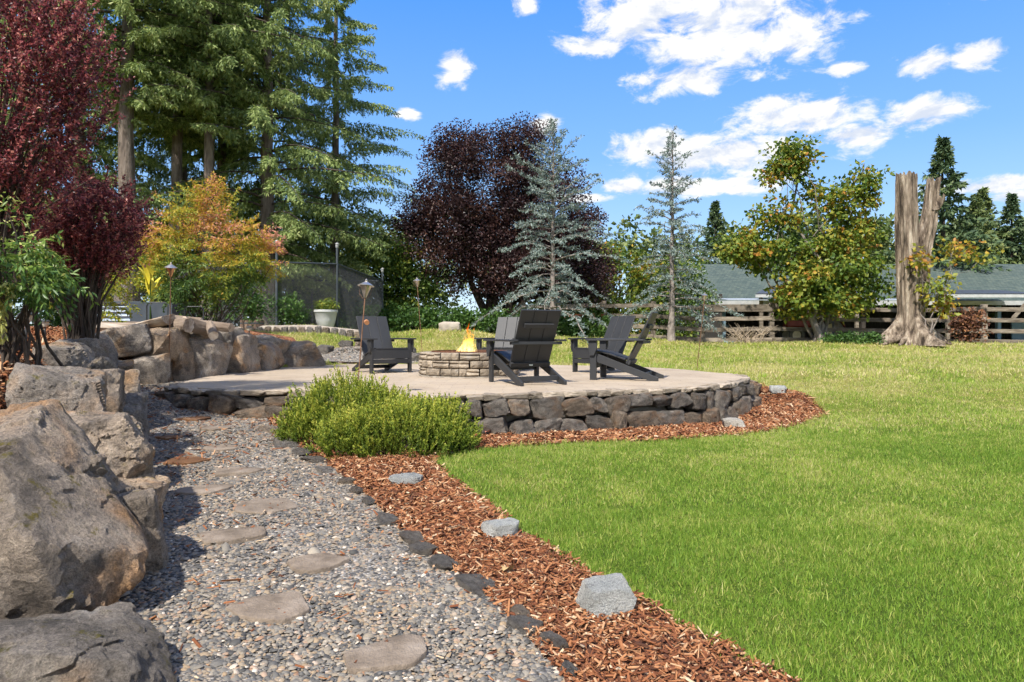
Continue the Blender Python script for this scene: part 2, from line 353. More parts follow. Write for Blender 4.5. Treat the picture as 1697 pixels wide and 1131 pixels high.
ys = np.unique(np.concatenate([np.arange(0, 17, .13), 17+np.cumsum(np.geomspace(.2, 70, 30)), -np.cumsum(np.geomspace(.3, 40, 14))]))
GX, GY = np.meshgrid(xs, ys); GZ = ground(GX, GY)
for poly in (MULCH, PATH, GRAVEL2): GZ = GZ-.04*in_poly(poly, GX, GY)
cx_, cy_ = -.6, 10.6; inn = [((x-cx_)*.95+cx_, (y-cy_)*.95+cy_) for x, y in PATIO]
GZ = np.where(in_poly(inn, GX, GY), np.minimum(GZ, .2), GZ)
V = np.stack([GX, GY, GZ], -1).reshape(-1, 3); nx, ny = len(xs), len(ys)
I = np.arange(nx*ny).reshape(ny, nx); F = np.stack([I[:-1, :-1], I[:-1, 1:], I[1:, 1:], I[1:, :-1]], -1).reshape(-1, 4)

def lawn_color(t, c):
    """green lawn by the bed, drier and straw coloured further back and in patches"""
    s = t.n('ShaderNodeSeparateXYZ', ins={0: c}); dry = t.smooth(t.m('ADD', s.outputs[1], t.m('MULTIPLY', s.outputs[0], -.25)), 3.0, 10.5)
    pat = t.m('ADD', t.m('MULTIPLY', t.noise(c, .6, 4, .6, .4), .5), t.m('MULTIPLY', t.noise(c, 3.2, 5, .65, .3), .5)); f = t.m('ADD', t.m('ADD', .13, t.m('MULTIPLY', dry, .40)), t.m('MULTIPLY', t.m('SUBTRACT', pat, .5), 1.9), clamp=True)
    return f
def mat_lawn():
    m, t, p, o = new_mat('lawn'); c = t.n('ShaderNodeTexCoord').outputs['Object']; f = lawn_color(t, c)
    fine = t.noise(c, 26, 6, .75); f2 = t.m('ADD', f, t.m('MULTIPLY', t.m('SUBTRACT', fine, .5), .9), clamp=True)
    col = t.ramp(f2, [(0, (.08,.13,.018)), (.3, (.15,.20,.03)), (.6, (.30,.28,.08)), (1, (.46,.38,.17))])
    col = t.mix(.7, col, t.ramp(t.noise(c, 70, 3, .7), [(.3, (.5,.5,.5)), (.7, (1.15,1.15,1.15))]), 'MULTIPLY')
    t.put(p.inputs['Base Color'], col); p.inputs['Roughness'].default_value = .95; p.inputs['Specular IOR Level'].default_value = .1
    bump(t, p, t.noise(c, 55, 4, .7), .9, .05); return m
M_LAWN = mat_lawn()
tag(link('lawn', mesh_np('lawn', V, F, M_LAWN, smooth=True)), 'lawn, green in front and straw dry towards the fence', None, None, 'structure')

def sheet(name, poly, mat, h=.12, dz=0.0, amp=0.0):
    P = np.array(poly); lo, hi = P.min(0), P.max(0); g = np.stack(np.meshgrid(np.arange(lo[0], hi[0], h), np.arange(lo[1], hi[1], h)), -1).reshape(-1, 2)
    g = g+np.random.default_rng(1).uniform(-.2, .2, g.shape)*h; g = g[in_poly(poly, g[:, 0], g[:, 1])]
    pts = [Vector(p) for p in poly]+[Vector(p) for p in g]; n = len(poly)
    v, e, f, *_ = delaunay_2d_cdt(pts, [(i, (i+1) % n) for i in range(n)], [list(range(n))], 1, 1e-4)
    a = np.array([q[:] for q in v]); z = ground(a[:, 0], a[:, 1])+dz
    if amp: z = z+amp*np.array([mnoise.fractal(Vector((x*2.2, y*2.2, 4)), 1, 2, 3) for x, y in a])
    return mesh_np(name, np.column_stack([a, z]), np.array([q for q in f if len(q) == 3]), mat, smooth=True)
def mat_gravel():
    m, t, p, o = new_mat('gravel'); c = t.n('ShaderNodeTexCoord').outputs['Object']
    v = t.n('ShaderNodeTexVoronoi', ins={'Vector': c, 'Scale': 62.0, 'Randomness': 1.0}); g = t.n('ShaderNodeSeparateColor', ins={0: v.outputs['Color']}).outputs[0]
    col = t.ramp(g, [(0, (.08,.08,.082)), (.25, (.16,.155,.148)), (.5, (.23,.21,.185)), (.7, (.31,.255,.195)), (.85, (.24,.23,.22)), (1, (.48,.44,.39))])
    col = t.mix(t.smooth(v.outputs['Distance'], .45, .85), col, (.05,.045,.04,1))
    soil = t.smooth(t.noise(c, 1.1, 5, .6), .56, .72); col = t.mix(t.m('MULTIPLY', soil, .45), col, (.12,.085,.055,1))
    t.put(p.inputs['Base Color'], col); p.inputs['Roughness'].default_value = .85; p.inputs['Specular IOR Level'].default_value = .3
    bump(t, p, t.m('SUBTRACT', 1.0, v.outputs['Distance']), 1.0, .012); return m
M_GRAVEL = mat_gravel()
def mat_mulch():
    m, t, p, o = new_mat('mulch_ground'); c = t.n('ShaderNodeTexCoord').outputs['Object']
    v = t.n('ShaderNodeTexVoronoi', ins={'Vector': t.vm('MULTIPLY', c, (1, .55, 1)), 'Scale': 48.0}); g = t.n('ShaderNodeSeparateColor', ins={0: v.outputs['Color']}).outputs[0]
    col = t.ramp(g, [(0, (.05,.018,.009)), (.5, (.16,.055,.022)), (.85, (.28,.11,.045)), (1, (.42,.22,.11))])
    t.put(p.inputs['Base Color'], col); p.inputs['Roughness'].default_value = .9; bump(t, p, v.outputs['Distance'], .8, .02); return m
M_MULCHG = mat_mulch()
tag(link('gravel_path', sheet('gravel_path', PATH, M_GRAVEL, .1, .004, .008)), None, None, None, 'structure')
tag(link('gravel_bank', sheet('gravel_bank', GRAVEL2, M_GRAVEL, .15, .012)), None, None, None, 'structure')
tag(link('mulch_ground', sheet('mulch_ground', MULCH, M_MULCHG, .1, .006, .015)), None, None, None, 'structure')
BEDTOP = [(x-.22, y+.0) for x, y in WALL]+[(-5.0,15.6),(-8,15.9),(-13,15.6),(-13,.6)]
tag(link('planting_bed', sheet('planting_bed', BEDTOP, M_MULCHG, .14, .012, .02)), None, None, None, 'structure')
# patio slab
def smooth_loop(poly, k=4):
    out = []; n = len(poly)
    for i in range(n):
        p0, p1, p2, p3 = (np.array(poly[(i+j-1) % n]) for j in range(4))
        for j in range(k):
            u = j/k; out.append(tuple(.5*((2*p1)+(-p0+p2)*u+(2*p0-5*p1+4*p2-p3)*u*u+(-p0+3*p1-3*p2+p3)*u**3)))
    return out
PL = smooth_loop(PATIO)
def mat_patio():
    m, t, p, o = new_mat('patio_concrete'); c = t.n('ShaderNodeTexCoord').outputs['Object']
    b = t.n('ShaderNodeTexBrick', ins={'Vector': t.vm('ADD', c, t.vm('MULTIPLY', t.noise(c, 1.5, 2, .5, 0, 1), (.15,.15,0))), 'Color1': (.41,.335,.25,1), 'Color2': (.37,.305,.235,1), 'Mortar': (.29,.24,.19,1), 'Scale': 1.6, 'Mortar Size': .009, 'Mortar Smooth': .6})
    st = t.noise(c, 1.4, 6, .65, .5); col = t.mix(.85, b.outputs[0], t.ramp(st, [(.25, (.66,.62,.58)), (.5, (.95,.94,.92)), (.75, (1.12,1.12,1.12))]), 'MULTIPLY')
    col = t.mix(t.m('MULTIPLY', t.smooth(t.noise(t.vm('MULTIPLY', c, (1, 2.5, 1)), 5, 6, .7), .62, .72), .5), col, (.24,.20,.16,1))
    t.put(p.inputs['Base Color'], col); p.inputs['Roughness'].default_value = .8; p.inputs['Specular IOR Level'].default_value = .3
    bump(t, p, t.m('ADD', t.noise(c, 25, 5, .7), t.m('MULTIPLY', b.outputs['Fac'], -.8)), .4, .012); return m
M_PATIO = mat_patio()
n = len(PL); b = MB(); b.add([(x, y, PATIO_Z) for x, y in PL]+[(x, y, PATIO_Z-.07) for x, y in PL], [tuple(range(n))]+[(i, n+i, n+(i+1) % n, (i+1) % n) for i in range(n)])
tag(b.build('patio', M_PATIO), None, None, None, 'structure')

# ---------------------------------------------------------------- loose ground cover, each one object of stuff
def scatter(polys, dens, rng, box, holes=()):
    """points at dens(d) per square metre, d = distance from the origin of the site"""
    x0, y0, x1, y1 = box; n = int((x1-x0)*(y1-y0)*dens); x = rng.uniform(x0, x1, n); y = rng.uniform(y0, y1, n); k = np.ones(n, bool)
    if polys:
        k = np.zeros(n, bool)
        for p in polys: k |= in_poly(p, x, y)
    for h in holes: k &= ~in_poly(h, x, y)
    x, y = x[k], y[k]; return x, y
def view(x, y, m=.06): return (np.abs(x) < y*(.75+m)+.3)
STEP_AT = [(-.407,2.317,.33),(-.936,2.69,.34),(-.926,3.19,.31),(-1.456,3.552,.37),(-1.506,4.17,.37),(-2.082,4.631,.37),(-2.061,5.14,.35),(-2.583,5.425,.34),(-2.52,5.895,.34),(-3.201,6.424,.27),(-2.927,6.709,.30),(-3.368,7.208,.40)]
def pebbles(name, parts, seed, label):
    rng = np.random.default_rng(seed); Vs = []; Fs = []; T = []; base = 0
    for (x, y), s0, full in parts:
        k = view(x, y)
        for sx_, sy_, w_ in STEP_AT: k &= ((x-sx_)/(w_*.45))**2+((y-sy_)/(w_*.40))**2 > rng.uniform(.75, 1.0, len(x))
        x, y = x[k], y[k]; n = len(x); z = ground(x, y); a = rng.uniform(0, 6.28, n); s = s0*rng.lognormal(0, .28, n)
        ax = s*rng.uniform(.75, 1.25, n); ay = s*rng.uniform(.6, 1.0, n); h = s*rng.uniform(.45, .8, n)
        if full:
            ang = np.arange(6)*math.pi/3; ring = [(np.cos(ang), np.sin(ang), np.full(6, .35)), (.62*np.cos(ang+.5), .62*np.sin(ang+.5), np.full(6, .86))]
            L = np.concatenate([np.stack(r, 1) for r in ring]+[np.array([[0, 0, 1.0]])])
            f = [(i, (i+1) % 6, 6+i) for i in range(6)]+[((i+1) % 6, 6+(i+1) % 6, 6+i) for i in range(6)]+[(6+i, 6+(i+1) % 6, 12) for i in range(6)]
        else:
            ang = np.arange(5)*2*math.pi/5; L = np.concatenate([np.stack([np.cos(ang), np.sin(ang), np.full(5, .25)], 1), np.array([[0, 0, 1.0]])]); f = [(i, (i+1) % 5, 5) for i in range(5)]
        f = np.array(f); J = 1+rng.normal(size=(n, len(L)))*.10
        lx = L[:, 0][None]*ax[:, None]*J; ly = L[:, 1][None]*ay[:, None]*J; lz = (L[:, 2][None]-.25)*h[:, None]
        tx = rng.normal(size=n)*.25; lz = lz+lx*tx[:, None]
        X = x[:, None]+lx*np.cos(a)[:, None]-ly*np.sin(a)[:, None]; Y = y[:, None]+lx*np.sin(a)[:, None]+ly*np.cos(a)[:, None]; Z = z[:, None]+.006+lz
        Vs.append(np.stack([X, Y, Z], -1).reshape(-1, 3)); Fs.append((f[None]+(np.arange(n)*len(L))[:, None, None]).reshape(-1, 3)+base); base += n*len(L)
        T.append(np.repeat(rng.random(n), len(f)))
    m, t, p, o = new_mat('pebble'); fa = t.n('ShaderNodeAttribute', attribute_name='tone').outputs['Fac']; c = t.n('ShaderNodeTexCoord').outputs['Object']
    col = t.ramp(fa, [(0, (.05,.05,.05)), (.2, (.10,.098,.096)), (.36, (.16,.153,.143)), (.52, (.225,.197,.16)), (.66, (.29,.215,.14)), (.76, (.14,.138,.133)), (.86, (.31,.275,.23)), (.94, (.24,.135,.08)), (1, (.56,.52,.46))])
    col = t.mix(1.0, col, (1.03, 1.0, .94, 1), 'MULTIPLY'); col = t.mix(.5, col, t.ramp(t.noise(c, 160, 3, .6), [(.3, (.65,.65,.65)), (.7, (1.1,1.1,1.1))]), 'MULTIPLY')
    t.put(p.inputs['Base Color'], col); p.inputs['Roughness'].default_value = .7; p.inputs['Specular IOR Level'].default_value = .35
    o = link(name, mesh_np(name, np.concatenate(Vs), np.concatenate(Fs), m, smooth=True, tone=np.concatenate(T))); tag(o, label, 'gravel', None, 'stuff')
rg = np.random.default_rng(11)
PATHV = PATH
pebbles('pebble_gravel', [(scatter([PATHV], 6800, rg, (-3.4, 1.6, .5, 3.0)), .0092, True), (scatter([PATHV], 4300, rg, (-4, 3.0, 0, 5.4)), .0108, False),
   (scatter([PATHV], 3000, rg, (-5.2, 5.4, -.5, 8.0)), .0125, False), (scatter([PATHV], 1700, rg, (-5.4, 8.0, -3.5, 12.5)), .016, False),
   (scatter([GRAVEL2], 900, rg, (-4.4, 13.7, -1.9, 15.4)), .022, False), (scatter([PATHV], 45, rg, (-4, 1.4, .5, 7.5)), .017, True)], 5,
   'mixed grey and tan pebbles of the gravel path')
def chips(name, parts, seed, label):
    rng = np.random.default_rng(seed); Vs = []; Fs = []; T = []; base = 0
    f = np.array([(4,5,6),(4,6,7),(0,1,5),(0,5,4),(2,3,7),(2,7,6)])
    for (x, y), L0 in parts:
        k = view(x, y); x, y = x[k], y[k]; n = len(x); z = ground(x, y); L = L0*rng.lognormal(0, .45, n); W = L0*rng.uniform(.12, .38, n); H = L0*rng.uniform(.04, .16, n)
        a = rng.uniform(0, 6.28, n); pit = rng.normal(size=n)*.33; rol = rng.normal(size=n)*.4
        c = np.array([(-1,-1,-1),(1,-1,-1),(1,1,-1),(-1,1,-1),(-1,-1,1),(1,-1,1),(1,1,1),(-1,1,1)], float)/2
        J = 1+rng.normal(size=(n, 8))*.18
        lx = c[:, 0]*L[:, None]*J; ly = c[:, 1]*W[:, None]*J[:, ::-1]; lz = c[:, 2]*H[:, None]
        ly, lz = ly*np.cos(rol)[:, None]-lz*np.sin(rol)[:, None], ly*np.sin(rol)[:, None]+lz*np.cos(rol)[:, None]
        lx, lz = lx*np.cos(pit)[:, None]-lz*np.sin(pit)[:, None], lx*np.sin(pit)[:, None]+lz*np.cos(pit)[:, None]
        X = x[:, None]+lx*np.cos(a)[:, None]-ly*np.sin(a)[:, None]; Y = y[:, None]+lx*np.sin(a)[:, None]+ly*np.cos(a)[:, None]; Z = z[:, None]+.016+lz+rng.uniform(0, .012, n)[:, None]
        Vs.append(np.stack([X, Y, Z], -1).reshape(-1, 3)); Fs.append((f[None]+(np.arange(n)*8)[:, None, None]).reshape(-1, 3)+base); base += n*8; T.append(np.repeat(rng.random(n), 6))
    o = link(name, mesh_np(name, np.concatenate(Vs), np.concatenate(Fs), M_CHIP, tone=np.concatenate(T))); tag(o, label, 'mulch', None, 'stuff')
def mat_chip():
    m, t, p, o = new_mat('bark_chip'); fa = t.n('ShaderNodeAttribute', attribute_name='tone').outputs['Fac']
    c = t.n('ShaderNodeTexCoord').outputs['Object']
    col = t.ramp(fa, [(0, (.07,.028,.015)), (.2, (.15,.052,.023)), (.5, (.26,.098,.040)), (.78, (.37,.17,.075)), (.92, (.48,.29,.16)), (1, (.62,.47,.31))])
    col = t.mix(.6, col, t.ramp(t.noise(c, 90, 4, .7), [(.3, (.6,.6,.6)), (.7, (1.12,1.12,1.12))]), 'MULTIPLY')
    t.put(p.inputs['Base Color'], col); p.inputs['Roughness'].default_value = .85; p.inputs['Specular IOR Level'].default_value = .25; return m
M_CHIP = mat_chip()
chips('bark_mulch', [(scatter([MULCH], 5200, rg, (-1, 1.5, 1.4, 3.6)), .027), (scatter([MULCH], 3200, rg, (-2.6, 3.6, 0, 6.0)), .034), (scatter([MULCH], 1600, rg, (-2.6, 6.0, 4.3, 10.4)), .048)], 7,
   'red-brown bark chips between the gravel path and the lawn')
chips('bark_mulch', [(scatter([BEDTOP], 900, rg, (-5, 2.5, -2, 6)), .05), (scatter([BEDTOP], 600, rg, (-8.5, 6, -3.8, 10.2)), .065), (scatter([BEDTOP], 350, rg, (-10, 10.2, -4.4, 15)), .08)], 8,
   'red-brown bark chips on the raised bed above the boulder wall')
# stray bark and needles on the gravel
chips('bark_litter', [(scatter([PATH], 55, rg, (-3.2, 1.5, .3, 5)), .028), (scatter([PATH], 90, rg, (-5.3, 5, -2, 9)), .038)], 9, 'scattered bark crumbs lying on the gravel path')
def grass():
    rng = np.random.default_rng(21); holes = [PATH, MULCH, PATIO, BEDTOP, GRAVEL2]; Vs = []; Fs = []; T = []; base = 0
    bands = [(1, 500, (-1, 1.5, 3.4, 4.2), .044, .0042), (0, 26000, (-1, 1.6, 3.4, 4.2), .022, .0046), (0, 11000, (-1, 4.2, 5.6, 7), .026, .0064),
             (0, 2700, (-1, 7, 8.8, 11), .033, .011), (0, 700, (-8, 11, 13, 17), .05, .021), (0, 230, (-9, 17, 18, 24), .06, .034)]
    bands.append((2, 0, None, .05, .0045))
    for full, dens, box, L0, W0 in bands:
        if full == 2:      # longer uncut tufts leaning over the edge of the bark
            u = rng.random(9000)*(len(LE)-1); i_ = u.astype(int); la = np.array(LE); q = la[i_]+(la[i_+1]-la[i_])*(u-i_)[:, None]+rng.normal(size=(9000, 2))*.022; q = q[np.sin(u*1.9)+np.sin(u*.71)+rng.normal(size=9000) > -.3]; x, y = q[:, 0], q[:, 1]
        else: x, y = scatter(None, dens, rng, box, holes)
        k = view(x, y); x, y = x[k], y[k]; n = len(x); z = ground(x, y)
        cl = np.array([mnoise.noise((a*6, b*6, 1.5)) for a, b in zip(x, y)]) if n < 90000 else np.sin(x*9+np.sin(y*7)*2)*np.sin(y*11+np.sin(x*8)*2)*.5
        L = L0*rng.lognormal(0, .3, n)*(1+.5*cl); W = W0*rng.uniform(.6, 1.2, n); a = rng.uniform(0, 6.28, n); lean = np.abs(rng.normal(size=n))*.55+.12
        b = rng.uniform(0, 6.28, n); sx, sy = np.cos(a), np.sin(a)
        dx, dy, dz = np.cos(b)*np.sin(lean), np.sin(b)*np.sin(lean), np.cos(lean)
        p0 = np.stack([x, y, z-.004], -1); S = np.stack([sx, sy, 0*sx], -1)*W[:, None]*.5; D = np.stack([dx, dy, dz], -1)*L[:, None]
        S = S if full else S*1.1; mid = p0+D*.55+np.array([0, 0, .06])*L[:, None]; tip = p0+D+(np.stack([dx, dy, -.5*dz], -1)*(L*.35)[:, None] if full else 0)
        Vs.append(np.stack([p0-S, p0+S, mid+S*.75, mid-S*.75, tip], 1).reshape(-1, 3))
        f = np.array([(0, 1, 2), (0, 2, 3), (3, 2, 4)]) if full else np.array([(0, 1, 4)])
        Fs.append((f[None]+(np.arange(n)*5)[:, None, None]).reshape(-1, 3)+base); base += n*5; T.append(np.repeat(rng.random(n), len(f)))
    m, t, p, o = new_mat('grass_blade'); c = t.n('ShaderNodeTexCoord').outputs['Object']; f = lawn_color(t, c); fa = t.n('ShaderNodeAttribute', attribute_name='tone').outputs['Fac']
    f2 = t.m('ADD', f, t.m('MULTIPLY', t.m('SUBTRACT', t.m('POWER', fa, 2.0), .30), .68), clamp=True)
    col = t.ramp(f2, [(0, (.17,.29,.034)), (.25, (.29,.41,.055)), (.5, (.45,.46,.12)), (.75, (.58,.52,.23)), (1, (.70,.61,.34))])
    t.put(p.inputs['Base Color'], col); p.inputs['Roughness'].default_value = .5; p.inputs['Specular IOR Level'].default_value = .3
    tr = t.n('ShaderNodeBsdfTranslucent', ins={'Color': col}); mx = t.n('ShaderNodeMixShader', ins={0: .45, 1: p.outputs[0], 2: tr.outputs[0]}); t.t.links.new(mx.outputs[0], o.inputs[0])
    V = np.concatenate(Vs); F = np.concatenate(Fs)
    tag(link('grass', mesh_np('grass', V, F, m, tone=np.concatenate(T))), 'mown grass blades of the lawn', 'grass', None, 'stuff')
grass()
# ---------------------------------------------------------------- boulders, walls, stones
M_BOULDER = rock_mat('boulder_rock', [(.33, (.12,.105,.09)), (.45, (.23,.20,.17)), (.55, (.33,.285,.24)), (.68, (.46,.40,.33))], (.42,.245,.115), .9, .5, .35, 2.4)
M_BASALT = rock_mat('wall_rock', [(.33, (.075,.068,.062)), (.45, (.155,.138,.122)), (.57, (.24,.213,.185)), (.7, (.36,.32,.27))], (.25,.14,.07), .5, .0, .25, 3.2)
M_EDGE = rock_mat('edge_rock', [(.3, (.11,.10,.092)), (.5, (.20,.183,.165)), (.7, (.30,.275,.245))], (.2,.13,.08), .3, .0, .1, 5)
M_PALE = rock_mat('pale_rock', [(.3, (.50,.52,.50)), (.5, (.66,.67,.64)), (.7, (.78,.78,.74))], (.55,.49,.40), .35, .0, .5, 7)
WB = [((-1.614,3.05,.10),.30,.5,.52),((-2.2,3.75,.431),.52,.85,.50),((-2.72,4.25,.67),.52,.62,.40),((-3.08,5.05,.61),.50,.66,.42),((-3.30,5.65,.60),.30,.7,.56),((-2.60,4.55,.27),.26,.6,.52),
 ((-4.03,6.3,.86),.42,.8,.30),((-4.332,7.0,.90),.46,.8,.32),((-4.673,7.9,.88),.32,.8,.46),((-4.752,8.3,.5),.34,.7,.48),((-5.287,9.3,.982),.60,.8,.40),((-5.0,9.62,.93),.70,.8,.48),
 ((-5.038,9.4,.58),.52,.7,.54),((-4.93,9.7,.57),.36,.6,.46),((-4.78,9.85,.59),.38,.6,.46),((-4.68,10.2,.70),.66,.8,.66),((-4.79,10.35,1.02),.66,.8,.34),((-4.60,10.8,1.04),.52,.7,.28),
 ((-4.52,10.95,.72),.66,.8,.66),((-4.6,11.5,.93),.44,.7,.38),((-4.40,11.85,.70),.72,.8,.56),((-4.50,12.6,.88),.58,.7,.33),((-4.25,13.1,.64),1.1,.8,.54),
 ((-3.25,5.75,.27),.5,.7,.5),((-3.75,6.55,.40),.5,.7,.62),((-4.1,7.2,.45),.42,.7,.66),((-4.5,7.9,.50),.36,.7,.56),((-2.95,5.15,.22),.42,.6,.42),((-1.95,3.55,.12),.4,.6,.4)]
bw = thing('boulder_wall', 'curving dry retaining wall of large rough boulders beside the gravel path', 'wall', (-3, 6, 0))
BIG = [(-2.065,3.1,.793),(-2.176,2.9,.736),(-2.56,2.9,.697),(-1.688,2.9,.467),(-1.48,2.75,.281),(-1.422,2.7,.224),(-1.437,2.65,.158),(-1.525,2.4,.024),(-1.763,2.35,.098),(-2.119,2.4,.056),
  (-1.60,2.27,.40),(-1.838,2.45,.63),(-2.163,2.45,.608),(-2.51,3.6,.664),(-2.007,3.5,.305),(-3.019,3.6,.632),(-2.1,3.4,-.093)]
LOWB = [(-1.319,2.35,.165),(-1.456,2.25,.16),(-1.845,2.2,.153),(-1.155,2.25,.111),(-1.033,2.1,.0),(-1.06,1.85,-.10),(-1.748,1.75,-.1),(-1.40,1.92,.20),(-1.761,1.9,.22),(-1.13,1.98,.15),(-1.433,2.5,-.33)]
def hull_rock(pts, seed, parent, label=None, sub=6, rough=.028, k=140, freq=2.2):
    c = np.mean(pts, 0); me = rock_mesh('boulder', None, seed, M_BOULDER, sub, rough=rough, k=k, hull=[tuple(np.array(p)-c) for p in pts], freq=freq)
    o = link('boulder', me, parent, tuple(c-np.array(parent.location)))
    if label: o['label'] = label
    return o
hull_rock(BIG, 3, bw, 'huge tan and brown boulder with a sharp crest'); hull_rock(LOWB, 8, bw, 'low grey boulder under the huge tan one')
rr = random.Random(4)
for i, (c, w, dp, h) in enumerate(WB):
    me = rock_mesh('boulder', (w*1.08, dp, h*1.08), 30+i, M_BOULDER, 6 if c[1] < 4.8 else 5 if c[1] < 8 else 4, 5, .036, 140)
    near = c[1] < 9; link('boulder', me, bw, (c[0]+3-(.17 if near else .04), c[1]-6+.12, c[2]), (rr.uniform(-.12, .12), rr.uniform(-.18, .18), rr.uniform(.42, .62) if near else rr.uniform(-.3, .6)))
# raised patio wall: stones in two courses and a thin coping course
pw = thing('patio_wall', 'low dry stone wall of dark rocks holding up the patio', 'wall', (-.6, 8, 0))
front = [(x, y) for x, y in smooth_loop(PATIO, 8)]
i0 = min(range(len(front)), key=lambda i: math.hypot(front[i][0]+4.3, front[i][1]-9.0)); front = front[i0:]+front[:i0]
cut = min(range(len(front)), key=lambda i: math.hypot(front[i][0]-3.35, front[i][1]-10.9)); front = front[:cut]
acc = [0]
for a, b_ in zip(front[:-1], front[1:]): acc.append(acc[-1]+math.hypot(b_[0]-a[0], b_[1]-a[1]))
def on_front(s, off=0):
    s = min(max(s, 0), acc[-1]-1e-4); k = max(i for i in range(len(acc)) if acc[i] <= s); k = min(k, len(front)-2); f = (s-acc[k])/(acc[k+1]-acc[k])
    a, b_ = front[k], front[k+1]; dx, dy = b_[0]-a[0], b_[1]-a[1]; L = math.hypot(dx, dy); return a[0]+dx*f+dy/L*off, a[1]+dy*f-dx/L*off, math.atan2(dy, dx)
shapes = [rock_mesh('stone', (1, 1, 1), 200+i, M_BASALT, 4, 3, .030, 140, freq=3.2) for i in range(12)]
for course in range(2):
    s = .05 if course else -.1
    while s < acc[-1]:
        w = rr.uniform(.16, .38) if rr.random() < .8 else rr.uniform(.36, .48); x, y, a = on_front(s+w/2, .10-.05*course+rr.uniform(-.02, .02)); zb = gz(x, y)-.03; tot = PATIO_Z-.055-zb
        if tot < .10: s += w; continue
        split = .52+.07*math.sin(s*3.1)+rr.uniform(-.06, .06)
        if tot < .24:
            if course: s += w; continue
            z0, h = zb, tot
        else: z0, h = (zb, tot*split) if not course else (zb+tot*split, tot*(1-split))
        h *= rr.uniform(.86, 1.04); o = link('stone', rr.choice(shapes), pw, (x+.6, y-8, z0+h/2), (rr.uniform(-.1, .1), rr.uniform(-.22, .22), a+rr.choice((0, math.pi))+rr.uniform(-.15, .15)))
        o.scale = (w*1.07, rr.uniform(.22, .32), h*1.10); s += w*.97
M_MORTAR = simple_mat('mortar', [(.3, (.20,.17,.14)), (.7, (.42,.38,.32))], 9, .9, .5, 40)
M_COPE = simple_mat('coping', [(.25, (.15,.12,.085)), (.5, (.26,.215,.165)), (.75, (.38,.33,.27))], 5, .85, .5, 30, vary=.9)
core = MB(); n = len(front); q = [on_front(s, -.06) for s in np.linspace(0, acc[-1], 90)]
vs = [(x+.6, y-8, PATIO_Z-.05) for x, y, a in q]+[(x+.6, y-8, gz(x, y)-.1) for x, y, a in q]
core.add(vs, [(i, i+1, 91+i-1+1-1+0, 90+i) if False else (i, 90+i, 91+i, i+1) for i in range(89)]); core.build('mortar_core', M_MORTAR, pw)
copes = [rock_mesh('coping_stone', (1, 1, 1), 300+i, M_COPE, 4, 9, .015, 90, freq=4) for i in range(6)]
s = 0
while s < acc[-1]:
    w = rr.uniform(.13, .30); x, y, a = on_front(s+w/2, .015+rr.uniform(-.02, .02))
    o = link('coping_stone', rr.choice(copes), pw, (x+.6, y-8, PATIO_Z-.028+rr.uniform(-.012, .008)), (rr.uniform(-.05, .05), rr.uniform(-.04, .04), a+rr.uniform(-.08, .08))); o.scale = (w*1.06, rr.uniform(.15, .24), rr.uniform(.05, .075)); s += w
# stepping stones
M_STEP = simple_mat('stepping_stone', [(.3, (.105,.08,.058)), (.5, (.20,.158,.12)), (.7, (.29,.237,.188))], 7, .9, .8, 60, .012)
M_STEPB = simple_mat('rusty_stepping_stone', [(.25, (.07,.03,.012)), (.5, (.16,.075,.03)), (.75, (.25,.17,.12))], 6, .9, .8, 60, .012)
def slab(seed, w, asp, th, mat, name):
    rng = random.Random(seed); n = 40; b = MB(); nv = rng.randint(5, 7); ang = sorted(rng.uniform(-.35, .35)+i*2*math.pi/nv for i in range(nv)); ds = [rng.uniform(.72, 1.0) for _ in ang]; rim = []
    for i in range(n):
        t_ = i*2*math.pi/n; q = sum(max(0, math.cos(t_-a)/d)**16 for a, d in zip(ang, ds)); r = q**(-1/16)*(1+.05*mnoise.noise((math.cos(t_)*4, math.sin(t_)*4, seed))); rim.append((math.cos(t_)*r*w/2, math.sin(t_)*r*w/2*asp))
    rings = [(1.0, -.05), (1.0, th*.55), (.975, th*.9), (.90, th), (.55, th+.002)]
    vs = [(x*k, y*k, z+(.005*mnoise.noise((x*20, y*20, seed+z*50)) if k > .6 else 0)) for k, z in rings for x, y in rim]+[(0, 0, th+.001)]
    fs = [(r*n+i, r*n+(i+1) % n, (r+1)*n+(i+1) % n, (r+1)*n+i) for r in range(4) for i in range(n)]+[(4*n+i, 4*n+(i+1) % n, 5*n) for i in range(n)]
    return b.add(vs, fs).mesh(name, mat, True)
STEP = [(-.407,2.317,.33,'broad buff stepping stone beside the bark chips, with one pointed end'),(-.936,2.69,.34,'wide stepping stone with rust-brown moss along one rim'),(-.926,3.19,.31,'rounded buff stepping stone with a flat straight back edge'),
 (-1.456,3.552,.37,'dark grey rounded stepping stone facing the huge tan boulder'),(-1.506,4.17,.37,'flat grey stepping stone set after the dark rounded one'),(-2.082,4.631,.37,'pale oblong stepping stone near the foot of the boulder wall'),(-2.061,5.14,.35,'small pale stepping stone in the middle of the gravel path'),
 (-2.583,5.425,.34,'stepping stone half covered with dark brown debris'),(-2.52,5.895,.34,'stepping stone mid-path level with the taller heather mound'),(-3.201,6.424,.27,'small rust-brown stepping stone close to the boulder wall'),(-2.927,6.709,.30,'stepping stone nearly buried in gravel before the patio wall'),(-3.368,7.208,.40,'long rust-stained stepping stone where the path reaches the patio')]
for i, (x, y, w, lab) in enumerate(STEP):
    rust = i in (7, 9, 11); o = link('stepping_stone', slab(60+i, w, (.80, .95, .85)[i % 3], .016 if i < 7 else .009, M_STEPB if rust else M_STEP, 'stepping_stone'), None, (x, y, gz(x, y)+.006), (0, 0, rr.uniform(-.6, .6)))
    tag(o, lab, 'stepping stone', 'stepping stones in the gravel path')
